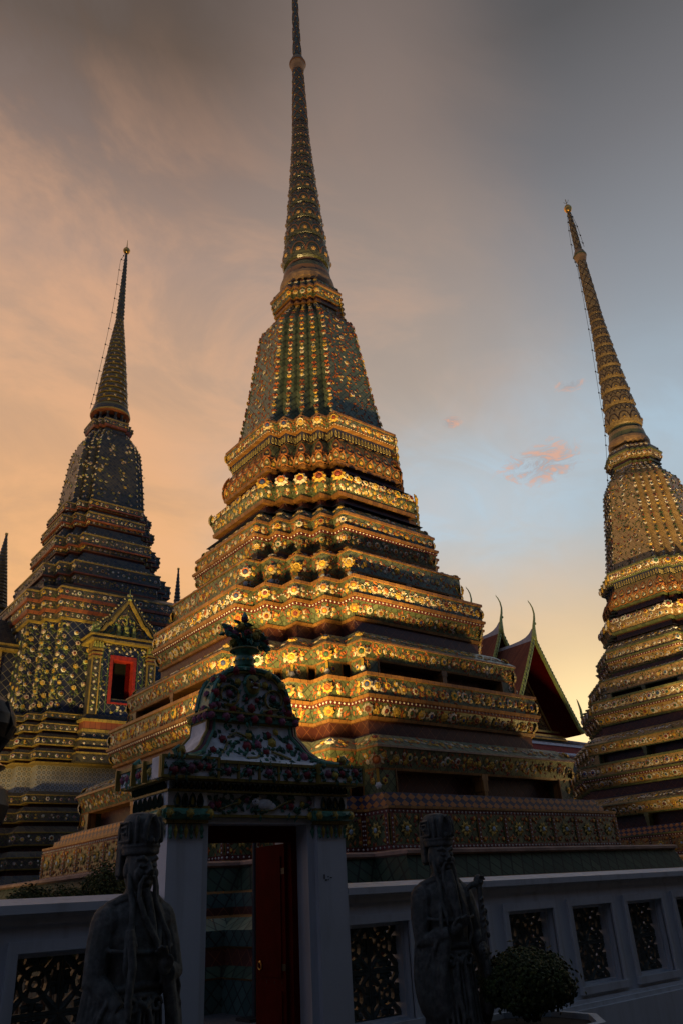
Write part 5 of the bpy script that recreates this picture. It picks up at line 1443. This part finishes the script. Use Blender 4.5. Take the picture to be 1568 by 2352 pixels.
    for k in range(70):
        a = random.uniform(0, 6.28); t = random.uniform(0, 1)
        p = Vector((.04 * cos(a), .31 + .04 * sin(a), 3.80 + .13 * t)); d = Vector((cos(a) * (.3 + .5 * t), sin(a) * .3, .7))
        leaf(M, p, d.cross(Vector((-sin(a), cos(a), 0))), random.uniform(0, 6.28), .11, .028, random.choice((GTEAL, GDK, (0.06, 0.10, 0.05))), .6)
    arms = [(0, 0, .50, .05, GPUR), (-.04, 0, .36, .055, GYEL), (.06, 0, .34, .05, GYEL), (-.17, .05, .33, .055, GRED), (.17, 0, .30, .058, GYEL), (-.16, -.05, .2, .05, GPUR), (.26, 0, .17, .055, GRED), (.1, -.06, .2, .055, GYEL), (-.11, .05, .1, .06, GYEL), (0, -.06, .24, .05, GRED), (-.22, -.02, .26, .05, GPUR), (.2, .06, .2, .05, GRED)]
    for x, y, z, r, c_ in arms:
        x, y, z, r = x * .9, y, z * .62, r * .85
        e = Vector((x, .31 + y, 3.81 + z))
        M.tube([(0, .31, 3.79), (x * .5, .31 + y * .5, 3.81 + z * .62), tuple(e)], [.018, .016, .014], GTEALM, 6)
        M.ball(tuple(e), r * .7, CER, 8, 6, c_)
        for n in ((0, -1, .2), (-1, 0, .2), (x + .01, -.2, .5), (1, 0, .1), (0, 0, 1)): gflower(M, e + Vector(n).normalized() * r * .3, n, r, c_)
        for k in range(5): leaf(M, e + Vector((random.uniform(-.04, .04), random.uniform(-.03, .03), -.05)), (random.uniform(-1, 1), -1, .4), random.uniform(0, 6.28), .09, .025, random.choice((GTEAL, GDK)), .6)
    M.tube([(-.16, .29, 3.99), (-.24, .29, 4.01), (-.27, .29, 4.03)], [.03, .028, .008], GTEALM, 6); M.tube([(.2, .31, 3.90), (.27, .31, 3.86), (.30, .31, 3.84)], [.028, .03, .008], GTEALM, 6)
    M.tube([(0, .31, 4.12), (.004, .31, 4.16), (0, .31, 4.20)], [.04, .03, .006], GTEALM, 6)
    M.build('ceramic_bouquet', va)
    # door frame and leaves
    M = MB()
    M.box(-.50, .50, .22, .34, 2.06, 2.188, RED); M.box(-.50, -.44, .22, .34, .10, 2.06, RED); M.box(.44, .50, .22, .34, .10, 2.06, RED)
    M.build('door_frame', root)
    for s in (-1, 1):
        M = MB()
        x = s * .44
        M.box(x - .022, x + .022, .30, .78, .12, 2.05, RED)
        for z0, z1 in ((.2, .9), (1.0, 1.95)):
            M.box(x - .03 if s > 0 else x + .02, x - .02 if s > 0 else x + .03, .36, .72, z0, z1, RED)
        for k in range(3): M.box(x - .0235, x + .0235, .36 + .12 * k, .366 + .12 * k, .95, .97, METAL)
        dl = M.build('door_leaf', root)
        M = MB(); M.tube([(x - .034, .70 + .03 * cos(a), 1.08 + .03 * sin(a)) for a in [k * pi / 6 for k in range(13)]], .006, GILT, 6); M.box(x - .034, x - .022, .69, .71, 1.10, 1.12, GILT); M.build('ring_handle', dl)
        for z in (.35, 1.05, 1.8):
            M = MB(); M.box(x - .026, x - .0225, .30, .40, z, z + .05, METAL); M.build('hinge', dl)
    M = MB(); M.box(-.575, .575, -.1, D + .1, .0, .10, BARK); M.build('threshold', root)
gate()

# ------------------------------------------------------------------ stone guardians
def wavy(pts, rad, M, n=10, mat=None): M.tube(pts, rad, mat or STONE, n)

def loft(M, rings, n=40, mat=STONE):
    """rings: (cx, cy, z, rx, ry, flute amplitude, flute count)"""
    vs = []
    for cx, cy, z, rx, ry, am, fc in rings:
        for k in range(n):
            a = 2 * pi * k / n
            f = 1 + am * cos(fc * a + z * 1.5)
            vs.append((cx + rx * f * cos(a), cy + ry * f * sin(a), z))
    fs = []
    for i in range(len(rings) - 1):
        for k in range(n): fs.append((i * n + k, i * n + (k + 1) % n, (i + 1) * n + (k + 1) % n, (i + 1) * n + k))
    fs.append(tuple(range(n - 1, -1, -1))); fs.append(tuple((len(rings) - 1) * n + k for k in range(n)))
    M.add(vs, fs, mat)

def fuse(o, voxel, smooth_it=3):
    m = o.modifiers.new('remesh', 'REMESH'); m.mode = 'VOXEL'; m.voxel_size = voxel; m.use_smooth_shade = True
    s = o.modifiers.new('smooth', 'SMOOTH'); s.factor = 0.5; s.iterations = smooth_it

def hand(M, c, side, palm_dir, finger_dir, curl, sc=1.0):
    """palm block plus five separate bent fingers"""
    c = Vector(c); f = Vector(finger_dir).normalized(); p = Vector(palm_dir).normalized()
    s = f.cross(p).normalized() * side
    M.ball(tuple(c), .045 * sc, STONE, 10, 8, sc=(1.1, .85, 1.1))
    M.ball(tuple(c + f * .03 * sc), .042 * sc, STONE, 10, 8)
    for i, (off, L) in enumerate(((-.036, .075), (-.012, .088), (.013, .082), (.036, .066))):
        b = c + f * .05 * sc + s * off * sc
        k1 = b + (f * cos(curl * .5) + p * sin(curl * .5)) * L * .5 * sc
        k2 = k1 + (f * cos(curl) + p * sin(curl)) * L * .35 * sc
        k3 = k2 + (f * cos(curl * 1.5) + p * sin(curl * 1.5)) * L * .3 * sc
        M.tube([b - f * .02, b, k1, k2, k3], [.014 * sc, .0145 * sc, .0135 * sc, .0125 * sc, .009 * sc], STONE, 8)
    b = c - s * .04 * sc + f * .0
    M.tube([b, b - s * .025 * sc + f * .03 * sc + p * .015, b - s * .018 * sc + f * .062 * sc + p * .03], [.018 * sc, .016 * sc, .010 * sc], STONE, 8)

def statue(label, loc, rz, kind, sc):
    root = thing('stone_statue', label, 'statue', loc, rz, 'stone guardians flanking the gate')
    root.scale = (sc * .87, sc * .88, sc)
    # plinth
    M = MB()
    M.box(-.36, .36, -.33, .33, 0, .10, STONE); M.box(-.33, .33, -.30, .30, .10, .14, STONE)
    M.build('plinth', root)
    # figure: robe, arms, head in one continuous carved surface
    M = MB()
    loft(M, [(0, .01, .12, .345, .27, .05, 13), (0, .01, .3, .32, .25, .05, 13), (0, .01, .55, .285, .225, .045, 13), (0, 0, .8, .255, .205, .035, 13), (0, 0, 1.0, .235, .195, .02, 13), (0, 0, 1.13, .225, .185, .0, 13), (0, 0, 1.2, .222, .182, 0, 1), (0, -.005, 1.32, .235, .19, 0, 1), (0, -.005, 1.46, .262, .19, 0, 1), (0, 0, 1.57, .262, .175, 0, 1), (0, 0, 1.64, .21, .15, 0, 1), (0, -.005, 1.685, .13, .115, 0, 1), (0, -.015, 1.73, .088, .09, 0, 1), (0, -.02, 1.78, .08, .085, 0, 1)], 52)
    # shoulders and cape edge
    for s in (-1, 1):
        M.ball((s * .225, 0, 1.535), .122, STONE, 14, 10, sc=(1.0, 1.0, 1.0))
        M.tube([(s * .05, -.10, 1.695), (s * .14, -.06, 1.675), (s * .23, 0, 1.635), (s * .3, .05, 1.56)], [.03, .035, .035, .02], STONE, 8)
        M.tube([(s * .08, -.13, 1.60), (s * .15, -.18, 1.45), (s * .17, -.2, 1.28), (s * .13, -.2, 1.18)], [.02, .022, .02, .014], STONE, 8)
        M.tube([(s * .30, -.04, 1.40), (s * .25, -.14, 1.385), (s * .14, -.19, 1.37), (0, -.2, 1.36)], .014, STONE, 8)
    # belt with knotted scrolls
    M.tube([(.225 * cos(a), .185 * sin(a), 1.17 + .01 * sin(3 * a)) for a in [k * pi / 16 for k in range(33)]], .022, STONE, 8)
    M.tube([(.23 * cos(a), .19 * sin(a), 1.125) for a in [k * pi / 16 for k in range(33)]], .018, STONE, 8)
    for s in (-1, 1):
        M.tube([(s * (.10 + (.055 - .0045 * k) * cos(k * .75)), -.195 - .003 * k, 1.07 + (.055 - .0045 * k) * sin(k * .75)) for k in range(11)], .013, STONE, 8)
        M.tube([(s * .02, -.2, 1.10), (s * .05, -.215, 1.0), (s * .06, -.225, .85), (s * .04, -.24, .68), (s * .07, -.25, .60)], [.02, .022, .022, .024, .01], STONE, 8)
    M.tube([(-.05, -.2, 1.10), (0, -.225, 1.065), (.05, -.2, 1.10)], [.02, .028, .02], STONE, 8)
    # hanging skirt folds, apron hem with leaf scallops
    for k in range(9):
        x = -.17 + .0425 * k; y = -.205 * sqrt(max(0, 1 - (x / .26) ** 2))
        M.tube([(x, y, 1.08), (x * 1.05, y * 1.06 - .006, .8), (x * 1.13, y * 1.16 - .01, .5), (x * 1.25, y * 1.28, .2)], [.009, .014, .016, .012], STONE, 6)
    for k in range(6):
        a = -pi / 2 + (k - 2.5) * .27
        M.tube([(.262 * cos(a), .212 * sin(a), .62), (.285 * cos(a), .236 * sin(a), .55), (.285 * cos(a + .06), .236 * sin(a + .06), .49)], [.012, .028, .006], STONE, 8)
    # feet
    for s in (-1, 1): M.ball((s * .12, -.25, .165), .075, STONE, 12, 8, sc=(.9, 1.6, .6))
    # arms -------------------------------------------------------------------------
    def arm(sh, el, wr): M.tube([sh, ((sh[0] + el[0]) / 2 * 1.02, (sh[1] + el[1]) / 2, (sh[2] + el[2]) / 2), el, tuple((Vector(el) + Vector(wr)) / 2), wr], [.105, .098, .09, .075, .055], STONE, 14)
    def sleeve(wr, el, zend, out, back):
        """wide sleeve hanging from the forearm, with folds"""
        A, B = Vector(wr), Vector(el)
        n = 7; rows = []
        for j in range(8):
            t = j / 7; z_drop = t ** .9
            for_ = []
            for i in range(n):
                u = i / (n - 1)
                p = A.lerp(B, u)
                zz = lerp(p.z, zend + .06 * abs(u - .5) * 2, z_drop)
                for_.append((p.x + out * .06 * sin(pi * t) - (p.x - (A.x + B.x) / 2) * .35 * t, lerp(p.y, (A.y + B.y) / 2 + back, t * .4), zz))
            rows.append(for_)
        for i in range(n):
            M.tube([rows[j][i] for j in range(8)], [.052, .05, .05, .052, .054, .056, .056, .035], STONE, 10)
        for i in range(n - 1):
            M.tube([tuple((Vector(rows[j][i]) + Vector(rows[j][i + 1])) / 2) for j in range(8)], [.044] * 7 + [.03], STONE, 8)
        for q in range(3):
            M.tube([tuple(A.lerp(B, .15 + q * .3) + Vector((out * .04, -.03, .05 - .1 * q))), tuple(A.lerp(B, .3 + q * .3) + Vector((out * .075, -.03, -.06 - .1 * q))), tuple(A.lerp(B, .5 + q * .25) + Vector((out * .06, 0, -.25 - .06 * q)))], [.016, .018, .01], STONE, 6)
    if kind == 'staff':
        arm((-.245, 0, 1.54), (-.30, -.05, 1.22), (-.10, -.22, 1.27)); sleeve((-.12, -.2, 1.24), (-.32, -.03, 1.2), .62, -1, .02); hand(M, (-.045, -.245, 1.30), 1, (.5, -.3, .2), (.75, -.1, .45), .9)
        arm((.245, 0, 1.54), (.32, -.04, 1.24), (.27, -.2, 1.16)); sleeve((.29, -.16, 1.14), (.33, 0, 1.22), .60, 1, .02); hand(M, (.255, -.235, 1.14), -1, (-.6, -.2, 0), (-.15, -.9, .15), 1.3)
    else:
        arm((.245, 0, 1.54), (.31, -.06, 1.22), (.17, -.23, 1.24)); sleeve((.19, -.2, 1.22), (.33, -.03, 1.2), .58, 1, .03); hand(M, (.13, -.25, 1.27), -1, (-.3, -.3, .1), (-.35, -.15, .85), .8)
        arm((-.245, 0, 1.54), (-.31, -.03, 1.22), (-.20, -.2, 1.06)); sleeve((-.22, -.18, 1.05), (-.33, -.02, 1.2), .56, -1, .02); hand(M, (-.185, -.225, 1.03), 1, (.3, -.2, -.2), (.25, -.3, -.8), .9)
        M.tube([(-.17, -.24, 1.5), (-.15, -.27, 1.3), (-.17, -.27, 1.1), (-.15, -.26, 1.0)], [.03, .032, .03, .02], STONE, 8)
    # head
    hy = -.045
    M.ball((0, hy, 1.86), .135, STONE, 20, 16, sc=(.92, .98, 1.28))
    M.ball((0, hy - .03, 1.765), .085, STONE, 14, 10, sc=(1.0, .95, .85))             # jaw and chin
    for s in (-1, 1):
        M.ball((s * .062, hy - .095, 1.825), .042, STONE, 12, 10, sc=(1, .8, .95))      # cheeks
        M.tube([(s * .02, hy - .128, 1.905), (s * .055, hy - .128, 1.925), (s * .095, hy - .092, 1.915)], [.013, .017, .010], STONE, 8)   # brows
        M.ball((s * .05, hy - .114, 1.880), .021, STONE, 10, 8, sc=(1.35, .7, .62))     # eyes
        M.tube([(s * .022, hy - .127, 1.876), (s * .05, hy - .134, 1.868), (s * .08, hy - .112, 1.874)], .006, STONE, 6)
        M.ball((s * .124, hy + .01, 1.85), .035, STONE, 10, 8, sc=(.4, .8, 1.35))       # ears
        M.ball((s * .022, hy - .146, 1.828), .016, STONE, 8, 6)                         # nostrils
    M.tube([(0, hy - .118, 1.90), (0, hy - .14, 1.865), (0, hy - .162, 1.832)], [.015, .018, .026], STONE, 10)   # nose
    M.tube([(-.03, hy - .122, 1.772), (0, hy - .134, 1.768), (.03, hy - .122, 1.772)], [.009, .013, .009], STONE, 8)   # lower lip
    M.tube([(-.032, hy - .122, 1.794), (0, hy - .136, 1.800), (.032, hy - .122, 1.794)], [.008, .010, .008], STONE, 8)
    b = M.build('figure', root); fuse(b, .0062, 1)
    # beard and moustache
    M = MB()
    z0 = 1.812
    lx = .12 if kind != 'staff' else .03
    M.tube([(-.012, hy - .146, z0), (-.045, hy - .138, z0 - .008), (-.064, hy - .122, z0 - .05), (-.066, hy - .118, z0 - .13), (-.055 + lx * .25, hy - .14, z0 - .24), (lx * .7 - .02, -.21, z0 - .38), (lx, -.235, z0 - .50), (lx + .02, -.24, z0 - .58)], [.008, .013, .016, .019, .022, .023, .019, .007], STONE, 10)
    M.tube([(.012, hy - .146, z0), (.045, hy - .138, z0 - .008), (.064, hy - .122, z0 - .05), (.068, hy - .118, z0 - .13), (.078 + lx * .3, hy - .13, z0 - .24), (.10 + lx * .7, -.205, z0 - .37), (.115 + lx * .6, -.225, z0 - .47)], [.008, .013, .016, .019, .021, .02, .007], STONE, 10)
    if kind == 'staff':
        M.tube([(0, hy - .11, 1.74), (.0, hy - .15, 1.62), (.01, -.205, 1.5), (.03, -.225, 1.36), (.03, -.235, 1.28)], [.045, .05, .048, .036, .012], STONE, 10)
    else:
        M.tube([(0, hy - .10, 1.735), (.02, hy - .125, 1.65), (.05, -.19, 1.53), (.08, -.21, 1.42)], [.03, .03, .026, .010], STONE, 10)
    for s in (-1, 1):
        M.tube([(s * .112, hy - .03, 1.83), (s * .112, hy - .06, 1.74), (s * .10, hy - .09, 1.64), (s * .12, -.17, 1.5), (s * .10, -.205, 1.40), (s * .105, -.22, 1.33)], [.018, .024, .025, .026, .02, .006], STONE, 10)
    be = M.build('beard', root); fuse(be, .006, 1)
    # hat with key-fret panels and back flap
    M = MB()
    loft(M, [(0, hy + .01, 1.945, .135, .145, 0, 1), (0, hy + .01, 1.96, .142, .152, 0, 1), (0, hy + .01, 1.995, .142, .152, 0, 1), (0, hy + .01, 2.005, .136, .146, 0, 1), (0, hy + .012, 2.02, .14, .15, 0, 1), (0, hy + .015, 2.10, .145, .155, 0, 1), (0, hy + .02, 2.17, .14, .145, 0, 1), (0, hy + .025, 2.205, .11, .115, 0, 1), (0, hy + .03, 2.22, .05, .06, 0, 1)], 36)
    for s in (-1, 1):
        # raised side panels with fret
        M.tube([(s * .146, hy - .06, 2.03), (s * .152, hy - .06, 2.15), (s * .15, hy + .08, 2.15), (s * .15, hy + .09, 2.03), (s * .146, hy - .06, 2.03)], .012, STONE, 6)
        M.tube([(s * .15, hy - .03, 2.06), (s * .156, hy - .03, 2.12), (s * .156, hy + .05, 2.12), (s * .156, hy + .05, 2.08), (s * .156, hy, 2.08)], .010, STONE, 6)
        M.tube([(s * .015, hy - .14, 2.19), (s * .05, hy - .145, 2.13), (s * .06, hy - .14, 2.05), (s * .04, hy - .145, 2.015)], [.02, .024, .022, .012], STONE, 8)
        M.tube([(s * .10, hy - .09, 2.19), (s * .115, hy - .105, 2.1), (s * .11, hy - .105, 2.02)], [.014, .018, .014], STONE, 8)
    M.ball((0, hy - .15, 2.03), .024, STONE, 10, 8)
    M.box(-.11, .11, hy + .14, hy + .175, 1.80, 2.15, STONE); M.box(-.125, -.08, hy + .10, hy + .17, 1.82, 2.13, STONE); M.box(.08, .125, hy + .10, hy + .17, 1.82, 2.13, STONE)
    M.tube([(.144 * cos(a), hy + .01 + .154 * sin(a), 2.0) for a in [k * pi / 12 for k in range(25)]], .008, STONE, 6)
    h = M.build('hat', root); fuse(h, .006, 1)
    if kind == 'staff':
        M = MB()
        M.tube([(.26, -.27, .95), (.265, -.265, 1.2), (.275, -.255, 1.4), (.285, -.25, 1.55), (.285, -.25, 1.62)], [.022, .026, .028, .03, .032], STONE, 10)
        M.ball((.285, -.25, 1.655), .05, STONE, 12, 10, sc=(1.1, .8, 1))
        M.tube([(.285 + (.045 - .004 * k) * cos(k * .8), -.295, 1.655 + (.045 - .004 * k) * sin(k * .8)) for k in range(9)], .009, STONE, 6)
        M.tube([(.26, -.25, 1.63), (.20, -.25, 1.625), (.15, -.24, 1.60), (.155, -.24, 1.575)], [.03, .026, .022, .012], STONE, 8)
        for k in range(6): M.tube([(.25, -.285, 1.25 + .05 * k), (.28, -.292, 1.27 + .05 * k), (.31, -.26, 1.26 + .05 * k)], .008, STONE, 5)
        for k in range(3): M.ball((.33, -.24, 1.42 - .09 * k), .024, STONE, 8, 6)
        st = M.build('scroll_headed_staff', root); fuse(st, .007, 1)
    return root
statue('bearded stone guardian with open hand, left of the gate and nearest the camera', (2.42, 5.35, 0), radians(6), 'hand', .985)
statue('bearded stone guardian holding a scroll-headed staff, right of the gate', (5.25, 5.35, 0), radians(-12), 'staff', 1.0)

# ------------------------------------------------------------------ clipped shrubs and planter
def shrub(label, loc, rx, rz_, zc, n, seed, stems=True, group=None, ls=1.0):
    random.seed(seed)
    root = thing('clipped_shrub', label, 'shrub', loc, 0, group)
    M = MB()
    for k in range(n):
        a = random.uniform(0, 2 * pi); c = random.uniform(-1, 1); s = sqrt(1 - c * c)
        lump = 1 + .07 * sin(3 * a + 4 * c) + .05 * sin(7 * a - 3 * c)
        rr = (1 - .30 * random.random() ** 2.0) * lump
        if random.random() < .035: rr *= random.uniform(1.05, 1.30)
        p = (rx * rr * s * cos(a), rx * rr * s * sin(a), zc + rz_ * rr * (c if c > -.6 else c * .9))
        leaf(M, p, (s * cos(a) + random.uniform(-.7, .7), s * sin(a) + random.uniform(-.7, .7), c + random.uniform(-.5, .9)), random.uniform(0, 6.28), random.uniform(.034, .058) * ls, .0155 * ls, random.choice(((0.035, 0.055, 0.012), (0.05, 0.075, 0.015), (0.028, 0.045, 0.014), (0.075, 0.09, 0.02))), .4, LEAF)
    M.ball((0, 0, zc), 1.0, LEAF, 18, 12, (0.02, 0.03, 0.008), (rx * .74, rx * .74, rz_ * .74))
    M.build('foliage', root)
    M = MB()
    for k in range(6):
        a = k * 1.05; e = (rx * .5 * cos(a), rx * .5 * sin(a), zc)
        M.tube([(.05 * cos(a), .05 * sin(a), 0), (rx * .25 * cos(a), rx * .25 * sin(a), zc * .45), e], [.022, .016, .008], WOOD, 6)
    M.build('stem', root)
    return root
shrub('round clipped shrub in the white planter, right of the staff statue', (5.80, 5.0, .60), .37, .23, .27, 8000, 1)
shrub('low round bush behind the left wall, farthest from the gate', (2.40, 7.5, 0), .24, .34, 1.46, 5200, 2, group='bushes behind the left wall', ls=.8)
shrub('low round bush behind the left wall, between two other bushes', (2.72, 7.55, 0), .25, .34, 1.45, 5200, 4, group='bushes behind the left wall', ls=.8)
shrub('taller round bush behind the left wall, half hidden by the near statue', (3.14, 7.6, 0), .30, .46, 1.50, 6500, 3, group='bushes behind the left wall', ls=.8)
def planter():
    root = thing('planter', 'white octagonal plaster planter holding the round shrub', 'planter', (5.80, 5.0, 0))
    def oct(r): return [(r * cos(pi / 8 + k * pi / 4), r * sin(pi / 8 + k * pi / 4)) for k in range(8)]
    M = MB()
    prof = [(.50, 0), (.50, .08), (.44, .12), (.48, .3), (.58, .5), (.60, .52), (.60, .60), (.53, .601), (.52, .55)]
    for i in range(len(prof) - 1):
        a, b = oct(prof[i][0]), oct(prof[i + 1][0])
        M.add([(x, y, prof[i][1]) for x, y in a] + [(x, y, prof[i + 1][1]) for x, y in b], [(k, (k + 1) % 8, 8 + (k + 1) % 8, 8 + k) for k in range(8)], PLASTER)
    M.build('tub', root)
    M = MB(); M.add([(x, y, .56) for x, y in oct(.525)], [tuple(range(8))], SOIL); M.build('soil', root)
planter()

# ------------------------------------------------------------------ lamp at the left edge
def lamp_post():
    root = thing('lamp_post', 'dark round-headed lamp post cut off by the left edge', 'lamp post', (.93, 4.0, 0))
    M = MB(); M.lathe([(.12, 0), (.12, .08), (.07, .14), (.05, .4), (.04, 1.85), (.06, 1.9)], METAL, 14); M.build('post', root, True)
    M = MB(); M.lathe([(.05, 1.88), (.12, 1.92), (.19, 1.98), (.205, 2.05), (.19, 2.12), (.12, 2.17), (.05, 2.2)], METAL, 20); M.build('lower_bowl', root, True)
    M = MB(); M.lathe([(.05, 2.19), (.15, 2.21), (.17, 2.225), (.15, 2.24), (.05, 2.25)], GILT, 20); M.build('gilt_collar', root, True)
    M = MB(); M.lathe([(.06, 2.25), (.12, 2.29), (.17, 2.35), (.19, 2.41), (.185, 2.46), (.15, 2.52), (.09, 2.57), (.03, 2.62), (.001, 2.72)], METAL, 20)
    for k in range(8):
        a = k * pi / 4; M.tube([(.125 * cos(a), .125 * sin(a), 2.29), (.195 * cos(a), .195 * sin(a), 2.41), (.155 * cos(a), .155 * sin(a), 2.52)], .008, METAL, 6)
    M.build('lantern_head', root, True)
lamp_post()

# ------------------------------------------------------------------ strings of small lamps up the spires
def lamp_string(label, pts, side, nlamp):
    root = thing('lamp_string', label, 'light string', pts[0], 0, 'lamp strings on the spires')
    o = Vector(pts[0]); q = [Vector(p) - o for p in pts]
    M = MB(); M.tube([tuple(p) for p in q], .012, METAL, 5); M.build('cable', root)
    M = MB(); M.lathe([(.016, -.055), (.042, -.04), (.045, 0), (.035, .04), (.012, .06)], METAL, 8)
    for k in range(3): M.tube([(0, 0, 0), (side * .22, 0, 0)], .012, METAL, 4)
    l0 = None
    for k in range(nlamp):
        t = (k + .5) / nlamp * (len(q) - 1); i = min(int(t), len(q) - 2); p = q[i].lerp(q[i + 1], t - i)
        if l0 is None: l0 = M.build('lamp', root, loc=tuple(p))
        else:
            c = l0.copy(); COL.objects.link(c); c.parent = root; c.location = tuple(p)
cl, sl = cos(radians(20)), sin(radians(20))
lamp_string('string of small lamps down the left side of the blue spire', [(14.0 - cl * r, 38.8 + sl * r, z) for r, z in ((1.22, 28.9), (1.06, 30.2), (.90, 32.0), (.73, 34.0), (.53, 36.5), (.42, 38.8), (.34, 41.2), (.1, 41.9))], 1, 13)
cr, sr = cos(radians(63)), sin(radians(63))
lamp_string('string of small lamps down the left side of the cream spire', [(36.3 - cr * r * 1.03, 18.5 + sr * r, z) for r, z in ((1.62, 21.0), (1.2, 23.6), (1.02, 25.0), (.86, 27.5), (.62, 31.0), (.43, 34.5), (.33, 37.0), (.42, 37.8), (.25, 40.5), (.1, 41.7))], 1, 20)
lamp_string('short string of small lamps at the right tip of the cream spire', [(36.3 + cr * r * 1.03, 18.5 - sr * r, z) for r, z in ((.38, 38.4), (.34, 39.3), (.28, 40.4), (.1, 41.7))], -1, 4)

# ------------------------------------------------------------------ floodlights in the courtyard behind the wall, some added as fill
FLOODC = (1.0, 0.67, 0.25)
FLM = plain('floodlight_glass', (0.8, 0.7, 0.5), 0.2, 0.1)
def floodlight(label, loc, aim, power, cone, blend=.6, colour=FLOODC, rad=.12, pole=0.0):
    root = thing('floodlight', label, 'floodlight', loc, 0, 'courtyard floodlights')
    hz = pole + .25
    d = (Vector(aim) - Vector(loc) - Vector((0, 0, hz))).normalized(); q = d.to_track_quat('-Z', 'Y')
    M = MB(); M.box(-.16, .16, -.12, .12, .02, .24, METAL); M.box(-.19, -.165, -.03, .03, -.18, .12, METAL); M.box(.165, .19, -.03, .03, -.18, .12, METAL); h = M.build('housing', root, loc=(0, 0, hz)); h.rotation_euler = q.to_euler()
    M = MB(); M.box(-.15, .15, -.11, .11, -.004, .0, FLM); g = M.build('glass', root, loc=(0, 0, hz)); g.rotation_euler = q.to_euler()
    M = MB(); M.box(-.22, .22, -.2, .2, 0, .04, METAL); M.box(-.19, -.165, -.04, .04, pole + .04, pole + .26, METAL); M.box(.165, .19, -.04, .04, pole + .04, pole + .26, METAL); M.box(-.20, .20, -.045, .045, pole, pole + .039, METAL)
    if pole: M.tube([(0, 0, .03), (0, 0, pole)], .045, METAL, 8)
    M.build('bracket', root)
    l = bpy.data.lights.new('flood_lamp', 'SPOT'); l.energy = power; l.spot_size = radians(cone); l.spot_blend = blend; l.color = colour; l.shadow_soft_size = rad
    lo = bpy.data.objects.new('flood_lamp', l); COL.objects.link(lo); lo.parent = root
    lo.location = Vector((0, 0, hz)) + d * .06; lo.rotation_euler = q.to_euler()
floodlight('floodlight on a post in the courtyard at the near corner of the green stupa', (7.3, 11.65, 0), (9.9, 15.3, 7.6), 4300, 88, 1.0, rad=.55, pole=3.1)
floodlight('added fill floodlight left of the green stupa, throwing its beam to the upper tiers', (-2.5, 12.6, 0), (10.8, 16.0, 14.5), 15000, 54, 1.0, rad=.6)  # extra lamp put in to fill the left half and upper tiers
floodlight('floodlight in the courtyard along the left side of the green stupa', (1.5, 21.5, 0), (9.0, 20.5, 8.0), 600, 80, .9, rad=.4)
floodlight('floodlight in the courtyard below the blue stupa porch', (10.6, 28.0, 0), (13.4, 34.0, 13.6), 5200, 34, 1.0, (1.0, 0.74, 0.24), rad=.3)
floodlight('added fill floodlight in the courtyard far left, washing over the blue stupa', (1.0, 27.0, 0), (12.0, 37.0, 17.0), 9000, 60, 1.0, (1.0, 0.70, 0.28), rad=.5)  # put in as fill to warm the blue stupa's left and near faces
floodlight('floodlight in the courtyard before the near corner of the cream stupa', (29.0, 9.6, 0), (34.4, 15.6, 13.5), 15000, 64, .95, (1.0, .68, .28), rad=.5)
floodlight('added floodlight close behind the white wall, aimed up at the bell of the green stupa', (11.6, 8.3, 0), (14.0, 17.2, 19.2), 13000, 32, 1.0, rad=.4)  # put in to warm the green bell, hidden by the wall
floodlight('added fill floodlight throwing its beam onto the bell of the cream stupa', (20.0, 9.4, 0), (35.0, 17.0, 17.5), 18000, 40, 1.0, (1.0, .68, .30), rad=.5)  # extra fill put in to brighten the cream bell
floodlight('floodlight on the ground before the gables of the temple hall', (44.5, 29.0, 0), (50.2, 38.0, 17.0), 5000, 52, 1.0, (1.0, .78, .42), rad=.3)
floodlight('floodlight in the passage between the green and the cream stupa', (24.6, 15.0, 0), (33.0, 17.2, 13.5), 2400, 64, .95, (1.0, .68, .28), rad=.4)
floodlight('floodlight in the courtyard at the right corner of the green stupa', (25.0, 9.5, 0), (17.8, 14.8, 9.5), 3800, 66, .9, rad=.4)

# ------------------------------------------------------------------ unseen gallery behind the camera, added to shade the gate and white wall
GALL = plain('dark_shading_wall', (0.02, 0.026, 0.034), 0.8, 0.2)  # near-black so the added gallery bounces little warm light onto the wall
def gallery():
    root = thing('shading_gallery', 'added roofed gallery outside the frame, shading the gate and white wall', 'building', (0, -4.2, 0))
    M = MB(); M.box(-30, 40, -3, 0, 0, 11, GALL); M.build('wall', root)
    M = MB(); M.add([(-31, .8, 10.7), (41, .8, 10.7), (41, -2.5, 15), (-31, -2.5, 15)], [(0, 1, 2, 3)], ROOFB); M.build('roof', root)
gallery()
